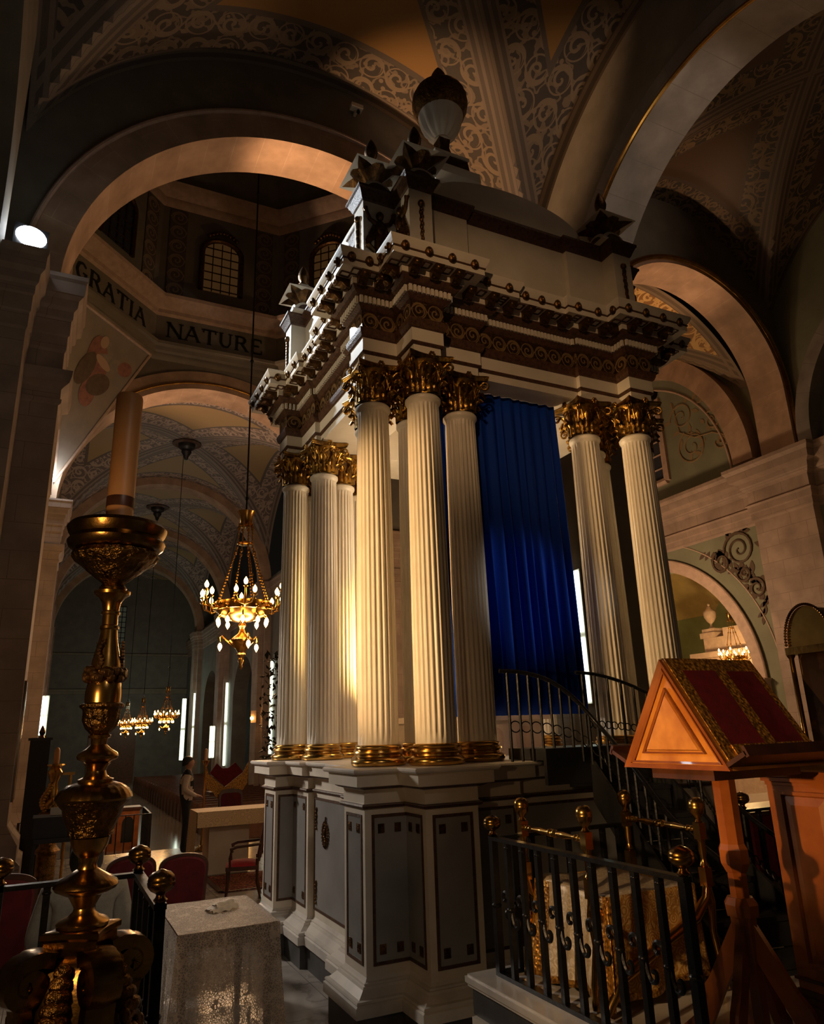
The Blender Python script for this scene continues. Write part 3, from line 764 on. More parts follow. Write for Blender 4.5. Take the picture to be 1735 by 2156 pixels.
# ================================================================== THE BALDACHIN
P1, P2, P3 = 1.86, 1.665, 1.605; Q1, Q2, Q3 = 1.477, 1.04, .523
R1, R2, R3 = 1.818, 1.631, 1.58; S1, S2, S3 = 1.512, 1.061, .547
def bal_outline():
    q = [(-P3, -Q3), (-P2, -Q3), (-P2, -Q2), (-P1, -Q2), (-P1, -Q1), (-S1, -Q1), (-S1, -R1), (-S2, -R1), (-S2, -R2), (-S3, -R2), (-S3, -R3)]
    m1 = [(-x, y) for x, y in reversed(q)]; h = q + m1
    return h + [(-x, -y) for x, y in h]
OUT = bal_outline()                                   # counter-clockwise, outside on the right hand
BAL = thing('baldachin', 'tall white and gold altar canopy on clusters of fluted columns over a panelled pedestal', 'altar canopy', (0, 0, 0))
def bsweep(name, prof, mat, **k): return sweep(OUT, prof, True, **k).build(name, mat, BAL)
def cap_poly(d, z, mb, mi=0): return mb.poly([(x, y, z) for x, y in offs(OUT, d, True)], mi)
bsweep('plinth', [(.10, 0), (.10, .204), (.0, .204)], 'plinth_stone')
bsweep('base_molding', [(.10, .2), (.132, .204), (.132, .272), (.118, .28), (.124, .292), (.118, .304), (.095, .31), (.072, .33), (.048, .352), (.04, .368), (.028, .37), (.03, .384), (.012, .39), (.0, .41)], 'white_marble')
o = bsweep('pedestal', [(0, .40), (0, 1.545), (.03, 1.56), (.004, 1.575), (.004, 1.665), (.05, 1.69), (.10, 1.70), (.10, 1.793)], 'cream')
bsweep('rail_molding', [(.0, 1.532), (.02, 1.538), (.032, 1.552), (.026, 1.566), (.0, 1.572)], 'molding_brown')
bsweep('rail_molding', [(.0, 1.668), (.034, 1.676), (.058, 1.688), (.066, 1.698), (.06, 1.702)], 'molding_brown')
sl = sweep(OUT, [(.10, 1.79), (.130, 1.793), (.14, 1.806), (.14, 1.820), (.13, 1.83)], True); cap_poly(.13, 1.83, sl)
sl.build('slab', 'white_marble', BAL)

# inset marble panels with brown borders and corner rosettes on every face
def panel(p0, p1, z0=.475, z1=1.49, ins=.055, door=False, ca=False, cb=False):
    a = Vector((*p0, 0)); b = Vector((*p1, 0)); t = (b - a).normalized(); n = Vector((t.y, -t.x, 0)); L = (b - a).length
    q = lambda u, z, d: a + t * u + n * d + Vector((0, 0, z))
    mb = MB(); u0, u1 = (0 if ca else ins), L - (0 if cb else ins); w = .022
    for (ua, za, ub, zb) in ((u0, z0, u0 + w, z1), (u1 - w, z0, u1, z1), (u0 + w, z0, u1 - w, z0 + w), (u0 + w, z1 - w, u1 - w, z1)):
        if (ca and ub == u0 + w) or (cb and ua == u1 - w): continue
        if za != z0 or zb != z1:
            if ca: ua = 0
            if cb: ub = L
        mb.add([q(ua, za, .0), q(ub, za, .0), q(ub, zb, .0), q(ua, zb, .0), q(ua, za, .007), q(ub, za, .007), q(ub, zb, .007), q(ua, zb, .007)], [(4, 5, 6, 7), (0, 1, 5, 4), (1, 2, 6, 5), (2, 3, 7, 6), (3, 0, 4, 7)], 0)
    ga, gb = (0 if ca else u0 + w), (L if cb else u1 - w)
    mb.add([q(ga, z0 + w, .0015), q(gb, z0 + w, .0015), q(gb, z1 - w, .0015), q(ga, z1 - w, .0015)], [(0, 1, 2, 3)], 1)
    po = mb.build('panel', ['molding_brown', 'grey_panel'], BAL, 0)
    if L > .3 and not door:
        for u in (u0 + w + .055, u1 - w - .055):
            for z in (z0 + .1, z1 - .1):
                r = MB(); s = .026
                c = q(u, z, .002)
                r.beam(c, c + n * .006, 2 * s, 2 * s * 1.25)
                for k in range(8):
                    cc = c + t * (.016 * cos(k * pi / 4)) + Vector((0, 0, .02 * sin(k * pi / 4))) + n * .006
                    r.ell(cc, .006, 6, 4)
                r.build('rosette', 'dark_gilt', po)
    return po, q, L
for i in range(len(OUT)):
    a, b = OUT[i], OUT[(i + 1) % len(OUT)]
    L = hypot(a[0] - b[0], a[1] - b[1])
    if L < .12: continue
    mid = ((a[0] + b[0]) / 2, (a[1] + b[1]) / 2)
    if mid[1] > 1.2 or mid[0] > 1.2: 
        if not (mid[1] > 1.2 and mid[0] < -1.2): continue
    door = L > .9
    def conc(i):
        p, c, n = OUT[(i - 1) % len(OUT)], OUT[i % len(OUT)], OUT[(i + 1) % len(OUT)]
        return (c[0] - p[0]) * (n[1] - c[1]) - (c[1] - p[1]) * (n[0] - c[0]) < 0
    po, q, L = panel(a, b, door=door, ins=.03 if door else (.055 if L > .25 else .03), ca=conc(i) and not door and L > .15, cb=conc(i + 1) and not door and L > .15)
    if door and mid[0] < -1:
        w = MB(); zc = 1.17
        for k in range(22):
            t = 2 * pi * k / 22
            for rr, ee in ((.075, .011), (.092, .008)): w.ell(q(L * .36 + rr * cos(t), zc + rr * 1.25 * sin(t), .012), (ee, ee, ee * 1.3), 6, 4)
        for k in range(7): w.ell(q(L * .36 + .02 * cos(k), zc - .06 + .02 * k, .012), .018, 6, 5)
        w.tube([q(L * .36, zc + .1, .01), q(L * .36 + .02, zc + .16, .012)], .008, 6)
        w.build('wreath_ornament', 'dark_gilt', po)
        for u in (.1, L - .1):
            for zz in (1.38, .72):
                d = MB()
                for k in range(7): d.ell(q(u + .006 * (-1) ** k, zz - k * .03, .010), (.014, .014, .02 - .001 * k), 6, 5)
                d.build('drop_ornament', 'dark_gilt', po)

# columns
def col_shaft():
    n = 24; per = 6; rows = []
    def ring(z, r, d):
        out = []
        for k in range(n * per):
            f = (k % per) / per; t = 2 * pi * k / (n * per)
            g = sin(pi * (f - 1 / 6) / (5 / 6)) if f > 1 / 6 else 0
            rr = r - d * max(0, g); out.append((rr * cos(t), rr * sin(t), z))
        return out
    z0, z1 = .163, 3.14
    zs = [(0, .0), (.01, .3), (.03, .8), (.06, 1), (.3, 1), (.5, 1), (.75, 1), (.93, 1), (.965, .9), (.985, .4), (.99, 0)]
    for f, d in zs:
        z = z0 + (z1 - z0) * f; r = .168 - .022 * max(0, (f - .25) / .75) ** 1.3
        rows.append(ring(z, r, .0125 * d))
    mb = MB().loft(rows, 0, True, False)
    mb.lathe([(.146, 3.11), (.15, 3.125), (.158, 3.135), (.166, 3.15), (.166, 3.17), (.155, 3.185), (.15, 3.19)], 32)
    return mb.mesh('column', 'shaft', 30)
ME_SHAFT = col_shaft()
ME_BASE = MB().lathe([(.10, 0), (.205, 0), (.222, .008), (.228, .025), (.226, .045), (.212, .06), (.202, .066), (.192, .074), (.19, .086), (.2, .094), (.206, .105), (.202, .118), (.192, .124), (.186, .13), (.188, .138), (.192, .145), (.189, .155), (.178, .163), (.16, .166)], 40).mesh('column_base', 'brass', 40)
def acanthus(mb, ang, r0, z0, h, w, curl, rb, mi=0):
    """lobed leaf rising up the bell and rolling over at its tip"""
    nr, nc = 11, 6; rows = []
    for i in range(nr + 1):
        f = i / nr; z = z0 + h * (f if f < .8 else .8 + .2 * sin((f - .8) / .2 * pi * .85) * .8 - (.28 * ((f - .8) / .2) ** 2) * .6)
        r = r0 + rb * f * f + (curl * ((f - .62) / .38) ** 1.6 if f > .62 else 0)
        ww = w * (1.0 - .25 * f) * (1 + .20 * cos(f * 6 * pi)) * (1 if f < .8 else max(.25, 1 - (f - .8) / .2 * .75))
        row = []
        for j in range(nc + 1):
            s = j / nc * 2 - 1; a = ang + s * ww / r
            rr = r + .016 * (1 - s * s) + .012 * (1 if abs(s) < .05 else 0) - .006 * cos(s * 9)
            row.append((rr * cos(a), rr * sin(a), z - .02 * s * s * (f > .7)))
        rows.append(row)
    o = len(mb.v)
    for r_ in rows: mb.v += r_
    m = nc + 1
    for i in range(nr):
        for j in range(nc):
            mb.f.append((o + i * m + j, o + i * m + j + 1, o + (i + 1) * m + j + 1, o + (i + 1) * m + j)); mb.mi.append(mi)
def col_capital():
    mb = MB(); z = 3.19
    mb.lathe([(.14, z), (.15, z + .002), (.142, z + .03), (.145, z + .18), (.165, z + .28), (.2, z + .33), (.18, z + .335)], 32)
    for k in range(8): acanthus(mb, k * pi / 4, .148, z, .165, .056, .075, .008)
    for k in range(8): acanthus(mb, (k + .5) * pi / 4, .148, z + .02, .265, .056, .095, .018)
    for k in range(4):
        a = pi / 4 + k * pi / 2; ca, sa = cos(a), sin(a)
        for sd in (-1, 1):
            pts = [(.155, .14), (.17, .20), (.205, .265), (.25, .305)]
            for i in range(22):
                t = 1.9 - i * .38; rr = .046 * (1 - i / 24)
                pts.append((.268 + rr * cos(t), .268 + rr * sin(t)))
            P_ = [(r * ca - sa * sd * (.03 - .02 * min(1, max(0, (r - .15) / .1))), r * sa + ca * sd * (.03 - .02 * min(1, max(0, (r - .15) / .1))), z + h) for r, h in pts]
            mb.tube(P_, [.012] * 4 + [.011 - .0003 * i for i in range(22)], 6)
        a = k * pi / 2; ca, sa = cos(a), sin(a)
        for sd in (-1, 1):
            pts = []
            for i in range(18):
                t = pi * .9 - i * .42; rr = .034 * (1 - i / 20)
                pts.append((.05 + rr * cos(t), .27 + rr * sin(t)))
            pts = [(.085, .14), (.07, .2), (.055, .25)] + pts
            mb.tube([(.185 * ca - sa * sd * u, .185 * sa + ca * sd * u, z + h) for u, h in pts], .009, 6)
        for q in range(6): mb.ell((.225 * ca - sa * .022 * cos(q * pi / 3), .225 * sa + ca * .022 * cos(q * pi / 3), z + .355 + .022 * sin(q * pi / 3)), .015, 6, 5)
    ab = []
    for k in range(4):
        a0 = k * pi / 2
        for i in range(9):
            u = -.228 + .456 * i / 8; dd = .228 - .042 * (1 - (u / .228) ** 2)
            ab.append((dd * cos(a0) - u * sin(a0), dd * sin(a0) + u * cos(a0)))
    rings = [[(x * s, y * s, z + h) for x, y in ab] for s, h in ((.93, .328), (.96, .335), (.96, .347), (.99, .352), (1.0, .368), (.99, .375), (.93, .385))]
    mb.loft(rings)
    return mb.mesh('capital', 'old_gold', 45)
ME_CAP = col_capital()
COLS = [(a * sx, b * sy) for sx in (-1, 1) for sy in (-1, 1) for a, b in ((1.632, 1.236), (1.273, 1.573), (.764, 1.363), (1.440, .735), (1.115, 1.03))]
for x, y in COLS:
    c = put('column', ME_SHAFT, BAL, (x, y, 1.83))
    put('column_base', ME_BASE, c); put('capital', ME_CAP, c)

# entablature
ar = sweep(OUT, [(-.085, 5.405), (-.085, 5.485), (-.07, 5.50), (-.062, 5.512), (-.062, 5.65)], True)
loop = offs(OUT, -.085, True); H = .84
bm = bmesh.new()
vo = [bm.verts.new((x, y, 5.405)) for x, y in loop]; vi = [bm.verts.new((x, y, 5.405)) for x, y in ((-H, -H), (H, -H), (H, H), (-H, H))]
es = [bm.edges.new((l[i], l[(i + 1) % len(l)])) for l in (vo, vi) for i in range(len(l))]
bmesh.ops.triangle_fill(bm, use_beauty=True, use_dissolve=False, edges=es)
me_ = bpy.data.meshes.new('x'); bm.verts.index_update(); 
ar.add([tuple(v.co) for v in bm.verts], [tuple(v.index for v in f.verts) for f in bm.faces]); bm.free(); bpy.data.meshes.remove(me_)
for (x0, y0), (x1, y1) in (((-H, -H), (H, -H)), ((H, -H), (H, H)), ((H, H), (-H, H)), ((-H, H), (-H, -H))):
    ar.poly([(x0, y0, 5.405), (x1, y1, 5.405), (x1, y1, 5.95), (x0, y0, 5.95)])
ar.poly([(-H, -H, 5.95), (H, -H, 5.95), (H, H, 5.95), (-H, H, 5.95)])
ar.build('architrave', 'cream', BAL)
bsweep('band_molding', [(-.085, 5.485), (-.066, 5.49), (-.056, 5.502), (-.06, 5.514)], 'molding_brown')
bsweep('band_molding', [(-.062, 5.645), (-.045, 5.655), (-.03, 5.69), (-.024, 5.735), (-.05, 5.742)], 'molding_brown')
bsweep('frieze', [(-.055, 5.735), (-.055, 5.925)], 'frieze', uvscale=.185)
bsweep('band_molding', [(-.055, 5.915), (-.035, 5.925), (-.01, 5.955), (.0, 5.968), (-.02, 5.97)], 'molding_brown')
bsweep('dentil_band', [(-.02, 5.965), (.0, 5.965), (.0, 6.045)], 'molding_brown')
dn = MB(); dp = offs(OUT, .0, True)
for i in range(len(dp)):
    a = Vector((*dp[i], 0)); b = Vector((*dp[(i + 1) % len(dp)], 0)); L = (b - a).length
    if L < .05: continue
    t = (b - a) / L; nn = Vector((t.y, -t.x, 0)); k = max(1, int(L / .041))
    for j in range(k):
        c = a + t * ((j + .5) * L / k)
        p = c + nn * .0125; 
        vs = [c + t * (sx * .0145) + nn * (dd) + Vector((0, 0, z)) for z in (5.972, 6.04) for sx, dd in ((-1, -.004), (1, -.004), (1, .026), (-1, .026))]
        dn.add(vs, [(0, 1, 2, 3), (7, 6, 5, 4), (2, 1, 5, 6), (1, 0, 4, 5), (0, 3, 7, 4), (3, 2, 6, 7)])
dn.build('dentils', 'cream', BAL, 0)
bsweep('egg_molding', [(.0, 6.04), (.03, 6.045), (.06, 6.06), (.082, 6.085), (.092, 6.10), (.08, 6.102)], 'molding_brown')
co = sweep(OUT, [(.07, 6.098), (.10, 6.10), (.10, 6.165), (.245, 6.165), (.245, 6.225), (.25, 6.245), (.262, 6.262), (.276, 6.29), (.284, 6.31), (.285, 6.33)], True)
cap_poly(.285, 6.33, co)
co.build('cornice', 'cream', BAL)
bsweep('cornice_bead', [(.243, 6.222), (.254, 6.226), (.256, 6.238), (.246, 6.243)], 'molding_brown')
ME_MOD = MB().loft([[(-.043, d, z), (.043, d, z), (.043, d, .0), (-.043, d, .0)] for d, z in ((0, -.085), (.03, -.088), (.05, -.072), (.075, -.045), (.1, -.045), (.125, -.058), (.14, -.04), (.146, -.015))]).ell((0, .02, -.07), (.042, .028, .026), 8, 6).ell((0, .13, -.03), (.04, .02, .022), 8, 6).mesh('modillion', 'dark_gilt', 40)
lm = MB().ell((0, .0, 0), (.044, .034, .056), 10, 8).ell((0, .03, -.012), (.018, .018, .016), 8, 6)
for k in range(9): lm.ell((.033 * cos(k * pi / 4.5), .0, .006 + .042 * sin(k * pi / 4.5)), .011, 6, 4)
ME_LION = lm.mesh('lion_mask', 'dark_gilt', 50)
MOD = offs(OUT, .10, True); COR = offs(OUT, .252, True)
for i in range(len(OUT)):
    for pl, me, nm, z, ends in ((MOD, ME_MOD, 'modillion', 6.165, .05), (COR, ME_LION, 'lion_mask', 6.252, .12)):
        a = Vector((*pl[i], 0)); b = Vector((*pl[(i + 1) % len(pl)], 0)); L = (b - a).length
        if L < .17: continue
        mid = (a + b) / 2; t = (b - a) / L; nn = Vector((t.y, -t.x, 0))
        if nn.x > .5 or nn.y > .5: 
            continue
        k = max(1, int(round(L / .215)))
        for j in range(k):
            c = a + t * ((j + .5) * L / k); c.z = z
            put(nm, me, BAL, c, atan2(nn.y, nn.x) - pi / 2)
# coffers on the soffit: little square frames between the modillions
cf = MB()
for u0, d0, u1, d1 in ((-.035, -.045, .035, -.045), (.035, -.045, .035, .045), (.035, .045, -.035, .045), (-.035, .045, -.035, -.045)):
    cf.beam((u0, d0, -.002), (u1, d1, -.002), .014, .014)
ME_COF = cf.mesh('coffer', 'molding_brown', 0)
for i in range(len(OUT)):
    a = Vector((*MOD[i], 0)); b = Vector((*MOD[(i + 1) % len(MOD)], 0)); L = (b - a).length
    if L < .17: continue
    t = (b - a) / L; nn = Vector((t.y, -t.x, 0)); k = max(1, int(round(L / .215)))
    if nn.x > .5 or nn.y > .5: continue
    for j in range(k + 1):
        c = a + t * (j * L / k) + nn * .075; c.z = 6.165
        put('coffer', ME_COF, BAL, c, atan2(nn.y, nn.x) - pi / 2)

# attic
at = sweep(OUT, [(-.09, 6.325), (-.10, 6.34), (-.10, 7.25)], True)
at.build('attic', 'cream', BAL)
bsweep('attic_base', [(-.06, 6.325), (-.06, 6.36), (-.08, 6.385), (-.10, 6.39)], 'cream')
tm = sweep(OUT, [(-.10, 7.235), (-.085, 7.25), (-.07, 7.29), (-.045, 7.345), (-.03, 7.36), (-.03, 7.385)], True)
tm.build('attic_molding', 'molding_brown', BAL)
tc = MB(); cap_poly(-.03, 7.385, tc); tc.build('attic_cap', 'cream', BAL, 0)
# eight corner blocks, each with its arched cap, tented vase and flame
def fin_parts():
    cap = MB().box(-.19, .19, -.19, .19, 7.385, 7.42)
    arc = [(-.16, 7.42)] + [(-.16 * cos(i * pi / 10), 7.42 + .13 * sin(i * pi / 10)) for i in range(11)] + [(.16, 7.42)]
    cap.loft([[(x, -.15, z) for x, z in arc], [(x, .15, z) for x, z in arc]])
    cap.loft([[(-.15, x, z) for x, z in arc], [(.15, x, z) for x, z in arc]])
    dk = MB()
    for s in (-1, 1):
        a2 = [(-.115 * cos(i * pi / 10), 7.425 + .09 * sin(i * pi / 10)) for i in range(11)]
        dk.poly([(x, s * .162, z) for x, z in a2]); dk.poly([(s * .162, x, z) for x, z in a2])
    bowl = MB(); rows = []
    for f in [i / 10 for i in range(11)]:
        r = .055 + .225 * f ** 1.6; sq = f ** .8; z = 7.54 + .17 * f; row = []
        for k in range(32):
            t = 2 * pi * k / 32; cr = min(1 / max(abs(cos(t)), abs(sin(t))), 1.414); cr = cr ** sq * (1 + .10 * sq * (cr - 1.2))
            lob = 1 + .06 * cos(8 * t) * f
            row.append((r * cr * lob * .82 * cos(t), r * cr * lob * .82 * sin(t), z + .05 * sq * (abs(cr) - 1) - .02 * cos(8 * t) * f))
        rows.append(row)
    bowl.loft(rows)
    lid = MB(); rows = []
    for f in [i / 8 for i in range(9)]:
        w = .225 * (1 - f) ** 1.3 + .04; rows.append([(w * sx, w * sy, 7.71 + .21 * f) for sx, sy in ((-1, -1), (1, -1), (1, 1), (-1, 1))])
    lid.loft(rows)
    fl = MB().lathe([(.04, 7.90), (.062, 7.905), (.066, 7.92), (.045, 7.93), (.042, 7.945), (.066, 7.99), (.074, 8.04), (.062, 8.10), (.034, 8.17), (.004, 8.22)], 16)
    return [('finial_cap', cap.mesh('finial_cap', 'cream', 40)), ('finial_tympanum', dk.mesh('finial_tympanum', 'molding_brown', 0)), ('finial_bowl', bowl.mesh('finial_bowl', 'dark_gilt', 50)), ('finial_lid', lid.mesh('finial_lid', 'cream', 50)), ('finial_flame', fl.mesh('finial_flame', 'dark_gilt', 50))]
FP = fin_parts()
BLK = [(-1.585, -1.2), (-1.235, -1.545), (1.585, -1.2), (1.235, -1.545), (-1.585, 1.2), (-1.235, 1.545), (1.585, 1.2), (1.235, 1.545)]
for x, y in BLK:
    c = put(FP[0][0], FP[0][1], BAL, (x, y, 0))
    for nm, me in FP[1:]: put(nm, me, c)
# carved drops and winged relief figures on the attic faces
def attic_drop(c, t, n):
    d = MB(); q = lambda u, z, e=.012: Vector(c) + t * u + n * e + Vector((0, 0, z))
    d.ell(q(0, 7.08), (.036, .036, .04), 10, 8)
    for k in range(10): d.ell(q(.004 * (-1) ** k, 7.02 - k * .042), (.024 - .0008 * k, .024 - .0008 * k, .034), 8, 6)
    d.build('drop_ornament', 'dark_gilt', BAL)
EX, EY = Vector((1, 0, 0)), Vector((0, 1, 0))
for sx in (-1, 1):
    for sy in (-1, 1):
        attic_drop((sx * 1.76, sy * 1.258, 0), EY, EX * sx); attic_drop((sx * 1.286, sy * 1.718, 0), EX, EY * sy)
def relief(c, t, n, w):
    d = MB(); q = lambda u, z, e=.015: Vector(c) + t * (u * w) + n * e + Vector((0, 0, z))
    d.ell(q(0, 7.08), (.042, .042, .05), 10, 8)
    d.ell(q(0, 6.93), (.06, .045, .10), 10, 8)
    for s in (-1, 1):
        d.tube([q(s * .05, 6.98), q(s * .13, 7.02), q(s * .17, 7.1), q(s * .19, 7.14)], [.028, .022, .02, .03], 8)
        d.tube([q(s * .04, 6.86), q(s * .14, 6.78), q(s * .16, 6.7), q(s * .08, 6.66), q(s * .06, 6.72)], [.03, .035, .035, .03, .014], 8)
        for k in range(5): d.ell(q(s * (.08 + .025 * k), 6.92 - .05 * k), (.02, .02, .05), 8, 6)
        d.tube([q(s * .02, 6.84), q(s * .03, 6.72), q(s * .015, 6.6), q(s * .02, 6.48)], [.04, .04, .03, .018], 8)
    d.build('relief_figure', 'dark_gilt', BAL)
for sx in (-1, 1):
    for sy in (-1, 1):
        relief((sx * 1.585, sy * 1.377, 0), EX, EY * sy, .85); relief((sx * 1.412, sy * 1.545, 0), EY, EX * sx, .85)
# segmental pediments over the four sides
for a, L in ((0, 1.0), (1, 1.0), (2, 1.0), (3, 1.0)):
    rot = Matrix.Rotation(a * pi / 2, 4, 'Z'); g = MB(); zb = 7.385
    arc = [(-L, zb + .06)] + [(-L * cos(pi * i / 24), zb + .06 + .46 * sin(pi * i / 24) ** .75) for i in range(25)]
    g.loft([[(x, -1.42, z) for x, z in arc] + [(L, -1.42, zb)] + [(-L, -1.42, zb)], [(x, -.9, z) for x, z in arc] + [(L, -.9, zb)] + [(-L, -.9, zb)]])
    g.box(-L - .03, L + .03, -1.47, -1.38, zb, zb + .05)
    p = MB().join(g, rot).build('pediment', 'cream', BAL)
    g2 = MB().box(-L - .02, L + .02, -1.455, -1.41, zb + .05, zb + .10)
    for k in range(9): g2.ell((.42 + .04 * k, -1.2, zb + .50 - .012 * k), (.05, .06, .04), 8, 5)
    MB().join(g2, rot).build('pediment_band', 'molding_brown', p)
# bell roof, stepped pedestal and the great covered urn
rf = MB(); rows = []
for h, z in ((1.42, 7.38), (1.0, 7.62), (.62, 7.95), (.40, 8.35), (.30, 8.75), (.28, 8.95)): rows.append([(h * sx, h * sy, z) for sx, sy in ((-1, -1), (1, -1), (1, 1), (-1, 1))])
rf.loft(rows); rf.build('roof', 'cream', BAL, 0)
def sqr(h): return [(-h, -h), (h, -h), (h, h), (-h, h)]
pd = MB()
for h0, h1, z0, z1, mi in ((.28, .36, 8.92, 9.02, 0), (.36, .35, 9.02, 9.16, 0), (.27, .24, 9.16, 9.42, 1), (.26, .26, 9.42, 9.46, 0), (.20, .13, 9.46, 9.58, 0), (.10, .07, 9.58, 9.74, 1), (.07, .085, 9.74, 9.87, 1)):
    pd.loft([[(x, y, z0) for x, y in sqr(h0)], [(x, y, z1) for x, y in sqr(h1)]], mi)
pu = pd.build('urn_pedestal', ['cream', 'dark_gilt'], BAL, 0)
gd = lambda t, z: -.16 * abs(cos(6 * t)) ** 3 if 9.94 < z < 10.28 else 0
U = MB().lathe([(.06, 9.86), (.11, 9.875), (.10, 9.91), (.17, 9.95), (.24, 10.04), (.285, 10.16), (.315, 10.29)], 56, wob=gd)
u1 = U.build('urn', 'cream', pu)
MB().lathe([(.31, 10.285), (.33, 10.31), (.37, 10.40), (.392, 10.50), (.385, 10.60), (.345, 10.68)], 40, wob=lambda t, z: .012 * sin(18 * t + 40 * z)).build('urn_body', 'bronze_relief', pu)
MB().lathe([(.335, 10.67), (.35, 10.685), (.335, 10.70), (.27, 10.76), (.17, 10.81), (.10, 10.83), (.075, 10.85), (.105, 10.90), (.115, 10.96), (.10, 11.04), (.06, 11.12), (.02, 11.18), (.0, 11.2)], 32).build('urn_lid', 'dark_brass', pu)

# curtain hung inside the front opening
def curtain_fn(u, v):
    x = -1.0 + 1.52 * u - .04 * v; z = 2.2 + 3.2 * v
    return (x + .012 * sin(u * 40), -1.24 + (1 - .75 * v) * ((.05 + .02 * (1 - v)) * sin(u * 2 * pi * 12.5 + .9 * sin(u * 9)) + .02 * sin(u * 83 + v * 2 + 2 * sin(u * 14))), z)
cu = MB().grid(curtain_fn, 200, 14)
o = cu.build('blue_curtain', 'blue_velvet', None, 60, fix=False); md = o.modifiers.new('thickness', 'SOLIDIFY'); md.thickness = .012
tag(o, 'long royal blue velvet curtain hanging between the canopy columns', 'curtain')
# altar block standing inside the canopy
AL = thing('inner_altar', 'pale stone altar block with arched niches behind the blue curtain', 'altar', (0, .1, 1.83))
b = MB().box(-.62, .62, -.5, .5, 0, .34).box(-.68, .68, -.56, .56, .34, .40); b.build('altar_block', 'oak_white', AL)
for x in (-.38, 0, .38): MB().poly([(x - .11, -.503, .04), (x + .11, -.503, .04)] + [(x + .11 * cos(t), -.503, .2 + .08 * sin(t)) for t in [i * pi / 8 for i in range(9)]]).build('niche', 'rose_stone', AL, 0)
TB = MB().lathe([(.02, 2.23), (.2, 2.23), (.2, 2.3), (.12, 2.34), (.1, 2.4), (.17, 2.5), (.19, 2.62), (.14, 2.75), (.05, 2.85), (.07, 2.9), (.02, 2.98)], 24, c=(-.35, .1)).build('gilt_urn', 'bronze_relief')
tag(TB, 'gilded urn on the altar block glimpsed between the near columns', 'urn')

# ================================================================== FOREGROUND, ON THE RAISED CHOIR
ZP = .65
# tall bronze candlestick with its candle
CS = thing('altar_candlestick', 'tall bronze baroque candlestick with a broad drip tray in the left foreground', 'candlestick', (-3.9, -3.81, 0))
flu = lambda n, a, z0, z1: (lambda t, z: a * abs(sin(n * t / 2)) if z0 <= z <= z1 else 0)
MB().lathe([(.03, 2.80), (.12, 2.835), (.165, 2.845), (.185, 2.86), (.192, 2.88), (.178, 2.90), (.19, 2.918), (.197, 2.938), (.185, 2.955), (.16, 2.95), (.10, 2.93), (.03, 2.925)], 56).build('drip_tray', 'dark_brass', CS)
MB().lathe([(.028, 2.70), (.06, 2.725), (.10, 2.76), (.125, 2.785), (.15, 2.80), (.163, 2.82), (.155, 2.838), (.12, 2.84)], 64, wob=lambda t, z: .05 * abs(sin(9 * t)) + .02 * sin(23 * t + 60 * z)).build('foliate_bowl', 'bronze_relief', CS)
MB().lathe([(.02, 2.67), (.045, 2.672), (.054, 2.69), (.045, 2.705), (.03, 2.712), (.028, 2.72)], 32).build('knop', 'dark_brass', CS)
MB().lathe([(.03, 2.30), (.062, 2.33), (.058, 2.37), (.048, 2.42), (.036, 2.48), (.032, 2.52), (.036, 2.525), (.036, 2.535), (.03, 2.54), (.03, 2.58), (.036, 2.583), (.036, 2.593), (.031, 2.598), (.036, 2.63), (.05, 2.652), (.068, 2.664), (.07, 2.676), (.05, 2.68), (.03, 2.682)], 40).build('stem', 'brass', CS)
wr = MB()
for k in range(46):
    t = k * 2.399; h = 2.345 + .035 * (RN.random() - .5); wr.ell((.066 * cos(t), .066 * sin(t), h), .016 + .006 * RN.random(), 7, 5)
for k in range(3):
    for j in range(9): wr.ell((.058 * cos(k * 2.1 + .12 * sin(j)), .058 * sin(k * 2.1 + .12 * sin(j)), 2.37 + j * .013), .014 - .001 * j, 6, 5)
wr.build('fruit_wreath', 'dark_gilt', CS)
MB().lathe([(.04, 2.225), (.066, 2.235), (.067, 2.27), (.062, 2.31), (.055, 2.325)], 40).build('stem', 'brass', CS)
MB().lathe([(.02, 2.115), (.035, 2.12), (.055, 2.14), (.068, 2.17), (.069, 2.205), (.072, 2.212), (.082, 2.22), (.082, 2.23), (.07, 2.236)], 48, wob=lambda t, z: .03 * sin(14 * t) if z < 2.205 else 0).build('leaf_cup', 'bronze_relief', CS)
MB().lathe([(.02, 2.10), (.04, 2.105), (.042, 2.115), (.032, 2.12)], 32).lathe([(.028, 2.06), (.03, 2.1), (.033, 2.105)], 32).lathe([(.02, 2.0), (.05, 2.018), (.073, 2.028), (.076, 2.038), (.07, 2.05), (.045, 2.065), (.03, 2.08)], 40).lathe([(.05, 1.935), (.062, 1.94), (.064, 1.955), (.052, 1.96), (.04, 1.968), (.034, 1.985), (.04, 2.0), (.05, 2.012)], 40).build('baluster', 'brass', CS)
MB().lathe([(.05, 1.875), (.132, 1.88), (.138, 1.888), (.13, 1.9), (.118, 1.918), (.095, 1.935), (.07, 1.944)], 72, wob=flu(24, .04, 1.895, 1.94)).build('gadrooned_dish', 'dark_brass', CS)
MB().lathe([(.062, 1.752), (.078, 1.758), (.08, 1.768), (.076, 1.775), (.086, 1.80), (.098, 1.83), (.108, 1.852), (.124, 1.868), (.13, 1.882)], 56, wob=lambda t, z: .05 * abs(sin(4 * t + 1)) * (1.77 < z < 1.85) + .02 * sin(19 * t + 80 * z) * (1.77 < z < 1.85)).build('vase', 'bronze_relief', CS)
MB().lathe([(.02, 1.68), (.036, 1.685), (.05, 1.70), (.064, 1.725), (.07, 1.752)], 48).lathe([(.028, 1.64), (.036, 1.645), (.03, 1.66), (.034, 1.675), (.036, 1.686)], 32).build('neck', 'brass', CS)
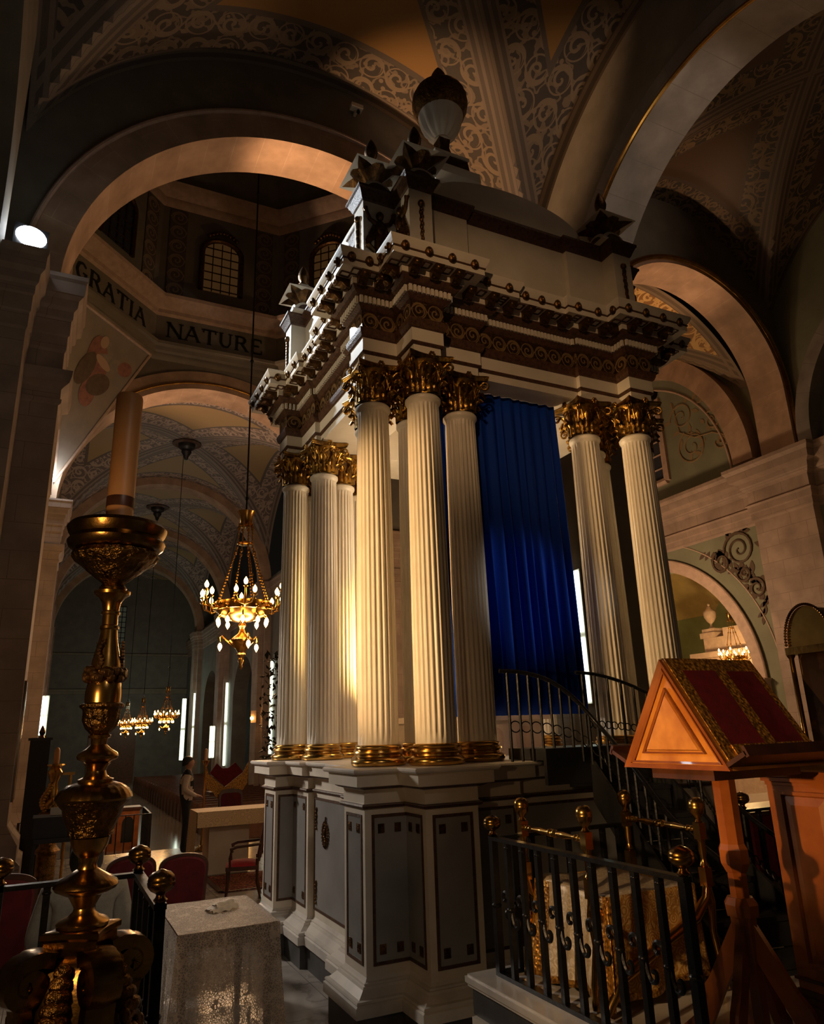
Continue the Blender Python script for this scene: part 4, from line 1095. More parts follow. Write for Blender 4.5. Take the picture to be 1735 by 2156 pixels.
MB().lathe([(.03, 1.555), (.07, 1.562), (.104, 1.578), (.112, 1.59), (.104, 1.602), (.08, 1.618), (.055, 1.634), (.032, 1.648)], 64, wob=flu(26, .035, 1.6, 1.63)).build('gadrooned_dish', 'dark_brass', CS)
MB().lathe([(.03, 1.50), (.036, 1.52), (.05, 1.545), (.06, 1.56)], 40).lathe([(.06, 1.455), (.088, 1.46), (.09, 1.47), (.08, 1.48), (.055, 1.49), (.038, 1.505), (.034, 1.52)], 48).build('foot', 'brass', CS)
ANG0 = -.45
def cusp(r, z, k=.16):
    return [(r * (1 - k * cos(4 * (t - ANG0)) * -1 * .6) * cos(t), r * (1 + k * .6 * cos(4 * (t - ANG0 - pi / 4))) * sin(t), z) for t in [i * 2 * pi / 48 for i in range(48)]]
def squ(r, z): return [(r * cos(ANG0 + pi / 4 + k * pi / 2), r * sin(ANG0 + pi / 4 + k * pi / 2), z) for k in range(4)]
def sqc(r, z, conc=.12):
    out = []
    for k in range(4):
        a = Vector((cos(ANG0 + pi / 4 + k * pi / 2), sin(ANG0 + pi / 4 + k * pi / 2))) * r; b = Vector((cos(ANG0 + 3 * pi / 4 + k * pi / 2), sin(ANG0 + 3 * pi / 4 + k * pi / 2))) * r
        for i in range(8):
            f = i / 8; p = a.lerp(b, f) * (1 - conc * sin(pi * f)); out.append((p.x, p.y, z))
    return out
MB().loft([sqc(.10, 1.36), sqc(.125, 1.39), sqc(.13, 1.41), sqc(.13, 1.425), sqc(.145, 1.435), sqc(.145, 1.452), sqc(.13, 1.458), sqc(.08, 1.46)]).build('square_plinth', 'dark_brass', CS)
MB().loft([sqc(r, z, c) for r, z, c in ((.30, .66, .05), (.31, .72, .05), (.29, .78, 0), (.27, .88, -.1), (.235, 1.0, -.2), (.20, 1.1, -.22), (.175, 1.2, -.2), (.16, 1.28, -.12), (.135, 1.34, -.05), (.115, 1.37, .05))]).build('pedestal', 'dark_brass', CS, 60)
for k in range(4):
    a = ANG0 + pi / 4 + k * pi / 2; ca, sa = cos(a), sin(a); mb = MB()
    path = [(.10, 1.375), (.14, 1.385), (.175, 1.382)]
    for i in range(26): t = pi / 2 - i * .36; rr = .066 * (1 - i / 28); path.append((.178 + rr * cos(t), 1.312 + rr * sin(t)))
    mb2 = [(.19, 1.26), (.18, 1.2), (.19, 1.12), (.22, 1.03), (.27, .97), (.33, .96)]
    for pth, w in ((path, .05), (mb2, .05)):
        rings = []
        for i, (r, z) in enumerate(pth):
            i0, i1 = max(0, i - 1), min(len(pth) - 1, i + 1); tr, tz = pth[i1][0] - pth[i0][0], pth[i1][1] - pth[i0][1]; l = hypot(tr, tz) or 1; nr, nz = -tz / l * .024, tr / l * .024
            rings.append([((r + s1 * nr) * ca - s2 * w * sa, (r + s1 * nr) * sa + s2 * w * ca, z + s1 * nz) for s1, s2 in ((-1, -1), (1, -1), (1.3, 0), (1, 1), (-1, 1))])
        mb.loft(rings)
    mb.ell((.178 * ca, .178 * sa, 1.312), (.045, .045, .04), 12, 8)
    for j in range(8): mb.ell(((.235 + .014 * j) * ca, (.235 + .014 * j) * sa, 1.08 - .03 * j), (.026, .026, .03), 8, 6)
    mb.ell((.30 * ca, .30 * sa, .88), (.07, .07, .08), 12, 8); mb.ell((.34 * ca, .34 * sa, .75), (.085, .085, .10), 12, 8)
    mb.build('scroll_leg', 'dark_brass', CS, 50)
    b = a + pi / 4; cb, sb = cos(b), sin(b); mb = MB()
    mb.ell((.185 * cb, .185 * sb, 1.05), (.065 * abs(sb) + .04, .065 * abs(cb) + .04, .11), 16, 12)
    ring = [(.20 * cb - .085 * cos(t) * sb, .20 * sb + .085 * cos(t) * cb, 1.05 + .135 * sin(t)) for t in [i * pi / 14 for i in range(29)]]
    mb.tube(ring, .014, 8)
    for j in range(12): t = j * pi / 6; mb.ell((.195 * cb - .105 * cos(t) * sb, .195 * sb + .105 * cos(t) * cb, 1.05 + .16 * sin(t)), (.02, .02, .024), 7, 5)
    for j in range(5): mb.ell(((.175 - .012 * j) * cb, (.175 - .012 * j) * sb, 1.21 + .033 * j), (.055 - .006 * j, .045 - .006 * j, .03), 9, 6)
    mb.build('cartouche', 'bronze_relief', CS, 50)
cn = MB().lathe([(.052, 2.935), (.054, 3.0), (.055, 3.3), (.056, 3.545), (.052, 3.558), (.04, 3.562), (.012, 3.556)], 40, c=(-3.9, -3.81)).build('candle', 'wax')
tag(cn, 'thick amber wax candle standing in the large foreground candlestick', 'candle')
MB().lathe([(.0562, 3.035), (.0566, 3.04), (.0568, 3.075), (.0562, 3.08)], 40, c=(-3.9, -3.81), cap=False).build('dark_band', 'wood_dark', cn)

# black iron railings with brass knobs on either side of the gap
def knob(): return MB().lathe([(.018, 0), (.024, .006), (.03, .014), (.02, .022), (.017, .032), (.024, .04), (.04, .048), (.053, .063), (.056, .078), (.053, .083), (.055, .088), (.051, .103), (.036, .117), (.02, .122), (.007, .128)], 28, wob=lambda t, z: .03 * sin(12 * t) if .04 < z < .118 else 0)
ME_KNOB = knob().mesh('knob', 'dark_brass', 50)
def scroll_s():
    h = [(0, 0), (-.012, .03), (-.022, .06), (-.036, .082), (-.058, .088), (-.076, .074), (-.078, .052), (-.066, .040), (-.054, .046)]
    up = [Vector((u, w, 0)) for u, w in h]; pts = [(-p.x, -p.y) for p in reversed(smooth2(up))] + [(p.x, p.y) for p in smooth2(up)[1:]]
    return pts
def smooth2(pts, n=22):
    out = []
    for k in range(n + 1):
        x = k / n * (len(pts) - 1); i = min(int(x), len(pts) - 2); f = x - i
        p0, p1, p2, p3 = [pts[min(max(j, 0), len(pts) - 1)] for j in (i - 1, i, i + 1, i + 2)]
        out.append(.5 * ((2 * p1) + (p2 - p0) * f + (2 * p0 - 5 * p1 + 4 * p2 - p3) * f * f + (3 * p1 - p0 - 3 * p2 + p3) * f ** 3))
    return out
def railing(name, label, pts, z0, z1, gap, knobs, zs=None, pw=.042, bw=.032, group=None, scroll=True):
    root = thing(name, label, 'railing', (pts[0][0], pts[0][1], z0), 0, group)
    B = Vector((pts[0][0], pts[0][1], z0)); H = z1 - z0
    tr = MB(); br = MB()
    for a, b in zip(pts, pts[1:]):
        a = Vector((*a, 0)) - Vector((B.x, B.y, 0)); b = Vector((*b, 0)) - Vector((B.x, B.y, 0)); t = (b - a).normalized(); L = (b - a).length
        tr.beam(a - t * .02 + Vector((0, 0, H)), b + t * .02 + Vector((0, 0, H)), .05, .022); br.beam(a + Vector((0, 0, .012)), b + Vector((0, 0, .012)), .05, .024)
        n = max(1, round(L / gap))
        for i in range(1, n):
            c = a + t * (L * i / n); s = MB().beam(c + Vector((0, 0, .02)), c + Vector((0, 0, H)), bw, bw, up=(t.x, t.y, 0))
            zc = H * .50
            s.ell((c.x, c.y, zc), (.026, .026, .018), 8, 6)
            s.ell((c.x, c.y, H - .04), (.022, .022, .012), 8, 6)
            if scroll: s.tube([c + t * u + Vector((0, 0, zc + w)) for u, w in scroll_s()], .0115, 6)
            s.build('baluster', 'iron', root, 50)
    for p in pts:
        c = Vector((*p, 0)) - Vector((B.x, B.y, 0))
        MB().beam(c, c + Vector((0, 0, H + .01)), pw, pw, up=(1, 0, 0)).ell((c.x, c.y, H * .5), (.032, .032, .02), 8, 6).build('post', 'iron', root)
        if p in knobs: put('knob', ME_KNOB, root, (c.x, c.y, H + .01))
    tr.build('top_rail', 'iron', root); br.build('bottom_rail', 'iron', root)
    return root
railing('choir_railing', 'black iron railing with scrolls and brass knobs round the brocade stool', [(-.42, -2.65), (-1.45, -2.65), (-1.45, -4.27)], ZP, 1.42, .157, [(-1.45, -2.65), (-1.45, -4.27)])
railing('choir_railing', 'black iron railing with brass knobs behind the tall bronze candlestick', [(-6.2, -2.72), (-4.22, -2.72), (-3.6, -2.72), (-3.6, -3.55)], ZP, 1.44, .22, [(-4.22, -2.72), (-3.6, -2.72), (-3.6, -3.55)])
railing('choir_railing', 'black iron railing glimpsed beneath the lectern head, with one brass knob', [(.55, -2.65), (.82, -2.65), (5.0, -2.65)], ZP, 1.42, .16, [(.82, -2.65)], scroll=False)

# folding stool with four knobbed posts and its brocade throw
FS = thing('faldstool', 'brass faldstool with four ball-topped posts and turned arm bars', 'stool', (-.95, -3.12, ZP))
FP4 = {'a': (-1.29, -2.76), 'b': (-1.31, -3.42), 'c': (-.48, -2.81), 'd': (-.56, -3.53)}
for k, (x, y) in FP4.items():
    c = (x + .95, y + 3.12); s = 1 if k in 'cd' else -1
    mb = MB().beam((c[0], c[1], .78), (c[0], c[1], .87), .05, .05, up=(1, 0, 0)).beam((c[0], c[1], .53), (c[0], c[1], .63), .052, .052, up=(1, 0, 0))
    mb.lathe([(.02, .63), (.028, .64), (.018, .66), (.016, .68), (.024, .72), (.02, .76), (.026, .78)], 16, c=c)
    lw = .5 * s
    mb.tube([(c[0], c[1], .55), (c[0] - .02 * s, c[1], .47), (c[0] - .12 * s, c[1], .38), (c[0] - .4 * s, c[1], .28), (c[0] - .68 * s, c[1], .16), (c[0] - .78 * s, c[1], .05), (c[0] - .80 * s, c[1], .012)], [.024, .028, .03, .03, .026, .024, .024], 10)
    mb.tube([(c[0], c[1], .55), (c[0] + .015 * s, c[1], .45), (c[0] - .0 * s, c[1], .3), (c[0] + .03 * s, c[1], .12), (c[0] + .03 * s, c[1], .01)], [.02, .024, .02, .022, .028], 10)
    p = mb.build('post', 'brass', FS, 50)
    MB().lathe([(.02, .87), (.026, .875), (.014, .89), (.024, .905), (.040, .925), (.046, .95), (.047, .955), (.045, .96), (.047, .966), (.044, .985), (.03, 1.003), (.012, 1.01)], 28, c=c, wob=lambda t, z: .03 * sin(12 * t) if .905 < z < .945 or z > .97 else 0).build('ball', 'brass', p, 50)
for (x0, y0), (x1, y1) in ((FP4['a'], FP4['b']), (FP4['c'], FP4['d'])):
    a = Vector((x0 + .95, y0 + 3.12, .83)); b = Vector((x1 + .95, y1 + 3.12, .83)); n = 60; rad = []
    for i in range(n + 1):
        f = i / n; g = abs(f - .5) * 2
        r = .011 + .010 * max(0, 1 - abs(g - .35) / .28) + (.012 if abs(g - .08) < .05 else 0) + (.008 if abs(g - .72) < .025 or abs(g - .82) < .025 or abs(g - .92) < .03 else 0)
        rad.append(r)
    MB().tube([a.lerp(b, i / n) for i in range(n + 1)], rad, 14).build('arm_bar', 'brass', FS, 60)
def drape():
    mb = MB(); x0, x1, y0, y1, zt = -1.25, -.60, -2.80, -3.47, 1.19
    mb.grid(lambda u, v: (x0 + (x1 - x0) * u, y0 + (y1 - y0) * v, zt - .03 * sin(pi * u) * sin(pi * v) + .012 * sin(9 * u + 5 * v) - .015 * (u > .99 or u < .01 or v > .99)), 16, 16, 1)
    N = 60
    def left(u, v):
        y = y0 + (y1 - y0) * u; d = .06 * v ** 1.4 + .022 * v * sin(u * 26) ; yy = y + (u - .45) * -.16 * v
        return (x0 - d, yy, zt - .012 * sin(9 * 0 + 5 * u) * 0 - (.50 + .02 * sin(u * 7)) * v)
    o = len(mb.f); mb.grid(left, N, 14, 1)
    for q in range(N * 14):
        u = (q % N) / N; v = (q // N) / 14
        if u < .22 or u > .80 or v > .92: mb.mi[o + q] = 0
    def front(u, v):
        x = x0 + (x1 - x0) * u; d = .05 * v ** 1.4 + .02 * v * sin(u * 17 + 1) + .012 * sin(u * 7) * v
        return (x - .03 * v * (1 - u) * 2 + .0, y1 - d, zt - .47 * v - .02 * sin(u * 6) * v)
    o = len(mb.f); mb.grid(front, 50, 14, 2)
    for q in range(50 * 14):
        if (q // 50) / 14 > .9 or (q % 50) / 50 < .04: mb.mi[o + q] = 0
    mb.grid(lambda u, v: (x1 + .02 * v + .02 * v * sin(20 * u), y0 + (y1 - y0) * u, zt - .42 * v), 30, 8, 2)
    mb.grid(lambda u, v: (x0 + (x1 - x0) * u, y0 + .02 * v + .02 * v * sin(20 * u), zt - .42 * v), 30, 8, 2)
    return mb
o = drape().build('brocade_throw', ['gold_trim', 'brocade_silver', 'brocade'], None, 60, fix=False); md = o.modifiers.new('thickness', 'SOLIDIFY'); md.thickness = .006
tag(o, 'gold and cream brocade cloth draped over the brass faldstool', 'cloth')

# wooden double lectern with triangular ends and its red and gold cover
LE = thing('lectern', 'polished wooden lectern with a triangular book rest on a tall post', 'lectern', (-1.0, -4.16, ZP))
xa, xb = -.30, .325; HW, zb_, zt_ = .345, 1.225, 1.75
pr = MB(); sec = lambda x, s=1.0: [(x, HW * s, zb_ + .0), (x, -HW * s, zb_), (x, 0, zb_ + (zt_ - zb_) * s)]
pr.loft([sec(xa), sec(xb)])
pr.build('book_rest', 'wood_light', LE, 0)
fr = MB()
tri = [Vector((xa - .006, HW, zb_)), Vector((xa - .006, -HW, zb_)), Vector((xa - .006, 0, zt_))]; cen = (tri[0] + tri[1] + tri[2]) / 3
for s0, s1, d in ((1.0, .88, .018), (.86, .80, .012), (.60, .55, .012)):
    for i in range(3):
        p, q = tri[i], tri[(i + 1) % 3]; a, b, c, e = [cen + (v - cen) * s for v, s in ((p, s0), (q, s0), (q, s1), (p, s1))]; D = Vector((-d, 0, 0))
        fr.add([a, b, c, e, a + D, b + D, c + D * .4, e + D * .4], [(4, 5, 6, 7), (0, 1, 5, 4), (1, 2, 6, 5), (2, 3, 7, 6), (3, 0, 4, 7)])
fr.build('end_molding', 'wood', LE, 0)
pn = MB(); a = [cen + (v - cen) * .52 for v in tri]; D = Vector((-.012, 0, 0)); pn.loft([a, [v + D - (v - cen) * .06 for v in a]]); pn.build('end_panel', 'wood_light', LE, 0)
for s in (-1, 1):
    lg = MB(); lg.beam((xa - .02, s * (HW + .035), zb_ + .05), (xb + .05, s * (HW + .035), zb_ + .05), .13, .02, up=(0, -s * .45, .9)); lg.beam((xa - .02, s * (HW + .093), zb_ + .085), (xb + .05, s * (HW + .093), zb_ + .085), .018, .05, up=(0, -s * .45, .9))
    lg.build('book_ledge', 'wood_dark', LE)
MB().box(xa + .03, xb, -.2, .2, zb_ - .05, zb_).build('under_block', 'wood_dark', LE)
def octp(r, z): return [(r * cos(pi / 8 + k * pi / 4) , r * sin(pi / 8 + k * pi / 4), z) for k in range(8)]
MB().loft([octp(.058, .86), octp(.058, 1.20)]).loft([octp(.05, .74), octp(.07, .78), octp(.07, .84), octp(.056, .87)]).build('post', 'wood', LE, 20)
MB().loft([octp(.045, .60), octp(.045, .75)]).loft([octp(.075, .55), octp(.08, .60), octp(.06, .63)]).loft([octp(.05, .04), octp(.055, .15), octp(.05, .3), octp(.062, .55)]).build('lower_post', 'wood', LE, 20)
for k in range(4):
    a = k * pi / 2 + .35; ca, sa = cos(a), sin(a); prof = [(.05, .52), (.12, .40), (.20, .26), (.25, .20), (.30, .08), (.36, .03), (.36, 0), (.27, 0), (.22, .05), (.15, .18), (.08, .30), (.045, .36)]
    MB().loft([[(r * ca - s * .02 * sa, r * sa + s * .02 * ca, z) for r, z in prof] for s in (-1, 1)]).build('leg', 'wood', LE, 0)
cv = MB()
def slope(s):
    e = Vector((0, -s * HW, zb_ - zt_)); n = Vector((0, -s * (zt_ - zb_), HW)).normalized() * (1)
    n = Vector((0, -s * (zt_ - zb_), HW)).normalized(); top = Vector((0, 0, zt_)) + n * .006
    q = lambda u, v: top + e * (v * .93) + Vector((xa + .004 + (xb - xa - .0) * u, 0, 0))
    us = [0, .115, .475, .60, .93, 1.0]; vs = [0, .13, .86, 1.0]
    for i in range(5):
        for j in range(3):
            cv.add([q(us[i], vs[j]), q(us[i + 1], vs[j]), q(us[i + 1], vs[j + 1]), q(us[i], vs[j + 1])], [(0, 1, 2, 3)], 1 if i in (1, 3) and j == 1 else 0)
for s in (-1, 1): slope(s)
o = cv.build('lectern_cover', ['gold_trim', 'red_velvet'], None, 0, loc=(-1.0, -4.16, ZP)); md = o.modifiers.new('thickness', 'SOLIDIFY'); md.thickness = .005; md.offset = 1
tag(o, 'red velvet cover with gold brocade bands laid over the lectern', 'cover')

# wooden cabinet at the right edge and the brass canopy on it
CB = thing('sacristy_cabinet', 'glowing reddish wooden cabinet with a raised panel at the right edge', 'cabinet', (-.5, -4.0, ZP))
W_, D_, Hc = .95, 1.0, 1.175
MB().box(0, D_, -W_, 0, .12, Hc - .05).build('body', 'wood', CB)
MB().box(-.035, D_ + .03, -W_ - .03, .035, Hc - .03, Hc).box(-.02, D_ + .02, -W_ - .02, .02, Hc - .055, Hc - .03).box(-.006, D_, -W_, .006, Hc - .075, Hc - .055).build('top', 'wood', CB, 0)
MB().box(-.03, D_ + .03, -W_ - .03, .03, 0, .07).box(-.018, D_ + .02, -W_ - .02, .018, .07, .10).box(-.008, D_ + .02, -W_ - .01, .008, .10, .13).box(-.012, D_ + .02, -W_ - .01, .012, .17, .185).build('base', 'wood_dark', CB, 0)
def raised(y0, y1, z0, z1):
    mb = MB(); r = lambda y0, y1, z0, z1, x: [(x, y0, z0), (x, y1, z0), (x, y1, z1), (x, y0, z1)]
    mb.loft([r(y0, y1, z0, z1, 0), r(y0 + .004, y1 - .004, z0 + .004, z1 - .004, -.016), r(y0 + .02, y1 - .02, z0 + .02, z1 - .02, -.016), r(y0 + .028, y1 - .028, z0 + .028, z1 - .028, -.004), r(y0 + .07, y1 - .07, z0 + .07, z1 - .07, -.014)])
    return mb.build('raised_panel', 'wood', CB, 0)
raised(-.37, -.07, .24, Hc - .10); raised(-.84, -.50, .24, Hc - .10)
CP = thing('brass_canopy', 'small brass barrel-roofed shrine on dark pillars standing on the cabinet', 'shrine', (-.4, -4.33, ZP + 1.175))
MB().box(-.01, .42, -.22, .19, 0, .035).box(.0, .41, -.21, .18, .035, .06).build('base', 'brass', CP, 0)
for x in (.035, .37):
    for y in (-.17, .14): MB().lathe([(.022, .06), (.024, .075), (.016, .085), (.014, .30), (.013, .585), (.022, .60), (.026, .615)], 14, c=(x, y)).build('pillar', 'dark_brass', CP)
MB().box(.06, .36, -.14, .115, .06, .62).build('core', 'black_marble', CP, 0)
an = 20; arc = [(-.135 * cos(pi * i / an), .66 + .20 * sin(pi * i / an)) for i in range(an + 1)]
mb = MB().loft([[(.0, y - .015, z) for y, z in [(-.135, .64)] + arc + [(.135, .64)]], [(.42, y - .015, z) for y, z in [(-.135, .64)] + arc + [(.135, .64)]]]); mb.build('barrel_roof', 'brass', CP, 30)
MB().box(-.012, .43, -.165, .135, .605, .645).build('cornice', 'dark_brass', CP, 0)
mb = MB()
for i in range(41):
    t = pi * i / 40; mb.ell((-.006, -.142 * cos(t) - .015, .66 + .208 * sin(t)), (.012, .008, .008), 6, 5)
for i in range(5): mb.ell((-.006, -.157, .64 + .01 * i), .008, 6, 5)
mb.build('rope_border', 'dark_brass', CP)

# stair up to the canopy floor, with its two iron handrails
ST = thing('choir_stair', 'dark stone stair climbing from the choir to the canopy floor', 'stairs', (.1, -2.7, ZP))
tl = [(-.30, -1.98), (-.04, -1.99), (-.10, -2.24), (-.17, -2.49), (-.24, -2.74), (-.29, -2.99), (-.32, -3.24), (-.34, -3.50)]
trr = [(.52, -1.98), (.52, -1.99), (.44, -2.30), (.38, -2.58), (.33, -2.84), (.31, -3.10), (.31, -3.36), (.32, -3.62)]
for i in range(7):
    zt = 1.80 - .18 * i - ZP
    if zt < .05: break
    A, B_, C_, D2 = tl[i], trr[i], trr[i + 1], tl[i + 1]
    pts = [(A[0] - .1, A[1] + 2.7), (B_[0] - .1, B_[1] + 2.7), (C_[0] - .1, C_[1] + 2.7), (D2[0] - .1, D2[1] + 2.7)]
    mb = MB().loft([[(x, y, zt - .175) for x, y in pts], [(x, y, zt - .02) for x, y in pts]]); q = [(x * 1.0, y - .015 * (k > 1)) for k, (x, y) in enumerate(pts)]
    mb.loft([[(x, y, zt - .03) for x, y in q], [(x, y, zt) for x, y in q]]); mb.build('step', 'stair_dark', ST, 0)
MB().box(-.62, .46, .70, 1.24, 1.185, 1.275).box(-.62, .46, .70, .74, 1.0, 1.185).build('landing', 'stair_dark', ST, 0)
for pl, nm in ((tl, 'stringer'), (trr, 'stringer')):
    mb = MB()
    for i in range(6):
        a, b = pl[i + 1], pl[i + 2] if i + 2 < len(pl) else pl[i + 1]
        if a == b: continue
        za, zb2 = 1.80 - .18 * i - ZP, 1.80 - .18 * (i + 1) - ZP
        s = -.02 if pl is tl else .02
        mb.loft([[(p[0] - .1 + s, p[1] + 2.7, z - .30), (p[0] - .1 + s * 2.2, p[1] + 2.7, z - .30), (p[0] - .1 + s * 2.2, p[1] + 2.7, z + .05), (p[0] - .1 + s, p[1] + 2.7, z + .05)] for p, z in ((a, za), (b, zb2))])
    mb.build(nm, 'stair_dark', ST, 0)
def handrail(label, tops, feet, mid=True, thick=.014):
    B = Vector((.1, -2.7, ZP))
    r = MB().tube([Vector(p) - B for p in tops], thick, 8).build('handrail', 'iron', ST, 60)
    for a, b in feet: MB().tube([Vector(b) - B, Vector(a) - B], .012, 6).build('baluster', 'iron', r)
    for (a, b), (c, d) in zip(feet, feet[1:]):
        m0 = Vector(b).lerp(Vector(a), .38); m1 = Vector(d).lerp(Vector(c), .38); dr = (m1 - m0); L = dr.length; n = max(1, int(L / .05))
        mb = MB()
        for i in range(n):
            c0 = m0 + dr * ((i + .5) / n); rr = L / n * .47; t = dr.normalized(); up = Vector((0, 0, 1))
            mb.tube([c0 - B + t * rr * cos(k * pi / 8) + up * rr * sin(k * pi / 8) for k in range(17)], .005, 5)
        mb.build('ring_frieze', 'iron', r, 60)
    return r
def interp(pts, f):
    x = f * (len(pts) - 1); i = min(int(x), len(pts) - 2); return Vector(pts[i]).lerp(Vector(pts[i + 1]), x - i)
def smoothp(pts, n=40):
    out = []
    for k in range(n + 1):
        x = k / n * (len(pts) - 1); i = min(int(x), len(pts) - 2); f = x - i
        p0, p1, p2, p3 = [Vector(pts[min(max(j, 0), len(pts) - 1)]) for j in (i - 1, i, i + 1, i + 2)]
        out.append(.5 * ((2 * p1) + (p2 - p0) * f + (2 * p0 - 5 * p1 + 4 * p2 - p3) * f * f + (3 * p1 - p0 - 3 * p2 + p3) * f ** 3))
    return out
t1 = smoothp([(-.78, -1.80, 2.545), (-.58, -1.84, 2.53), (-.36, -1.90, 2.46), (-.18, -1.98, 2.31), (-.06, -2.10, 2.10), (-.13, -2.42, 1.90), (-.22, -2.74, 1.69), (-.30, -3.05, 1.48), (-.34, -3.45, 1.28)])
f1 = []
for k in range(19):
    p = t1[min(40, 2 + k * 2)]; base = 1.83 if p.y > -1.95 else max(ZP, 1.80 - .18 * ((-1.99 - p.y) / .25) + .02)
    f1.append((tuple(p), (p.x, min(p.y, -1.74) if p.y > -1.95 else p.y, base)))
handrail('curved black iron handrail sweeping down in front of the blue curtain', [tuple(p) for p in t1], f1, thick=.018)
t2 = smoothp([(.08, -1.70, 2.545), (.28, -1.71, 2.53), (.49, -1.74, 2.48), (.68, -1.80, 2.40), (.80, -1.92, 2.28), (.66, -2.25, 2.05), (.46, -2.65, 1.75), (.36, -3.05, 1.48), (.34, -3.5, 1.25)])
f2 = []
for k in range(14):
    p = t2[min(40, 2 + k * 3)]; base = 1.83 if p.y > -1.84 else max(ZP, 1.80 - .18 * ((-1.99 - p.y) / .25) + .02)
    f2.append((tuple(p), (p.x, p.y, min(base, 1.83))))
handrail('curved black iron handrail with ring frieze in front of the far right columns', [tuple(p) for p in t2], f2, thick=.016)

# ================================================================== PRESBYTERY FLOOR
# side table under a lace cloth
T0 = (-2.765, -.56)
TB_ = thing('side_table', 'small dark wooden table hidden under the white lace cloth', 'table', (*T0, 0))
MB().box(-.35, .35, -.52, .52, .735, .765).build('tabletop', 'wood_dark', TB_)
MB().box(-.32, .32, -.49, -.465, .65, .735).box(-.32, .32, .465, .49, .65, .735).box(-.32, -.295, -.49, .49, .65, .735).box(.295, .32, -.49, .49, .65, .735).build('apron', 'wood_dark', TB_, 0)
for x in (-.305, .305):
    for y in (-.475, .475): MB().loft([[(x + sx * r, y + sy * r, z) for sx, sy in ((-1, -1), (1, -1), (1, 1), (-1, 1))] for r, z in ((.018, 0), (.022, .1), (.03, .65), (.03, .735))]).build('leg', 'wood_dark', TB_, 0)
def lace_cloth():
    mb = MB(); hx, hy, zt = .362, .535, .772
    mb.grid(lambda u, v: (-hx + 2 * hx * u, -hy + 2 * hy * v, zt + .002 * sin(u * 9 + v * 7)), 14, 20)
    per = []
    for (ax, ay), (bx, by) in (((-hx, -hy), (hx, -hy)), ((hx, -hy), (hx, hy)), ((hx, hy), (-hx, hy)), ((-hx, hy), (-hx, -hy))):
        n = 26
        for i in range(n): per.append((ax + (bx - ax) * i / n, ay + (by - ay) * i / n))
    rows = []
    for f in [i / 12 for i in range(13)]:
        row = []
        for i, (x, y) in enumerate(per):
            l = hypot(x, y); cx = abs(x) / hx; cy = abs(y) / hy; cr = max(0, cx + cy - 1.7) / .3
            nx = (x / hx) ** 9; ny = (y / hy) ** 9; d = .008 + (.012 + .05 * cr) * f ** 1.3 + .014 * f * sin(i * .9) + .008 * f * sin(i * 2.3)
            row.append((x + nx * d, y + ny * d, zt - (.70 - .02 * cos(i * .7) + .0 * cr) * f))
        rows.append(row)
    mb.loft(rows, 0, True, False)
    return mb
o = lace_cloth().build('lace_tablecloth', 'lace', None, 50, fix=False, loc=(*T0, 0)); tag(o, 'white lace tablecloth hanging to the floor over the small side table', 'tablecloth')
nk = MB()
def nap(w, d, h, n=14):
    return lambda u, v: ((u - .5) * w, (v - .5) * d + .01 * sin(u * 9), h * (1 - (2 * abs(v - .5)) ** 4) * (1 - .25 * (2 * abs(u - .5)) ** 6) + .006 * sin(u * 19 + v * 8))
nk.grid(nap(.26, .11, .035), 16, 10); o = nk.build('folded_napkin', 'napkin', None, 60, fix=False, loc=(-2.70, -.50, .777), rz=.5); tag(o, 'folded white napkin lying on the lace tablecloth', 'napkin')
MB().grid(nap(.20, .06, .03), 12, 8).build('top_fold', 'napkin', o, 60, fix=False, loc=(.02, .01, .028), rz=.12)

# upholstered chairs
def chair(label, loc, rz, arms=False, h=1.04, group=None, w=.23):
    r = thing('armchair' if arms else 'chair', label, 'chair', (*loc, 0), rz, group)
    MB().box(-.22, .22, -w, w, .36, .41).build('seat_frame', 'wood_dark', r)
    MB().grid(lambda u, v: (-.22 + .44 * u, -w + 2 * w * v, .41 + .055 * (1 - (2 * u - 1) ** 4) * (1 - (2 * v - 1) ** 4)), 10, 10).build('seat', 'chair_red', r, 60)
    out = []
    for i in range(25):
        t = pi * i / 24; out.append((-cos(t) * w * (1.0 if i not in (0, 24) else 1), h - .16 + .16 * sin(t) ** .6))
    prof = [(-w * .92, .46)] + out + [(w * .92, .46)]
    f = lambda s, x: [(x - .10 * (z - .46) / .6, y * s, (z - .75) * s + .75) for y, z in prof]
    MB().loft([f(1, -.20), f(1.0, -.235), ]).build('back_frame', 'wood_dark', r, 30)
    MB().loft([f(.86, -.192), f(.90, -.21), f(.90, -.237), f(.84, -.252)]).build('backrest', 'dark_red', r, 40)
    for x, y, l in ((.19, w - .03, .36), (.19, -w + .03, .36), (-.2, w - .03, .5), (-.2, -w + .03, .5)):
        MB().tube([(x + (.02 if x > 0 else -.05), y, 0), (x, y, .2), (x, y, l)], [.014, .02, .024], 8).build('leg', 'wood_dark', r, 60)
    if arms:
        for s in (-1, 1): MB().tube([(-.24, s * w, .68), (-.1, s * (w + .01), .67), (.08, s * (w + .02), .66), (.16, s * (w + .02), .63), (.15, s * (w + .02), .59), (.12, s * (w + .02), .61)], [.018, .02, .02, .022, .016, .01], 8).tube([(.14, s * (w + .01), .63), (.17, s * w, .52), (.16, s * w, .40)], .016, 8).build('arm', 'wood_dark', r, 60)
    return r
chair('dark red high-backed chair directly behind the lace-covered table', (-2.78, 1.15), pi / 2 - .05)
chair('dark red chair half hidden behind the knob of the left railing', (-3.25, 1.35), pi / 2)
chair('dark red chair with a bright seat edge at the far left of the floor', (-4.32, .1), pi / 2 + .1, w=.25, h=1.16)
chair('carved armchair with a bright red seat beside the canopy pedestal', (-1.50, 3.95), pi - .25, True, 1.16)
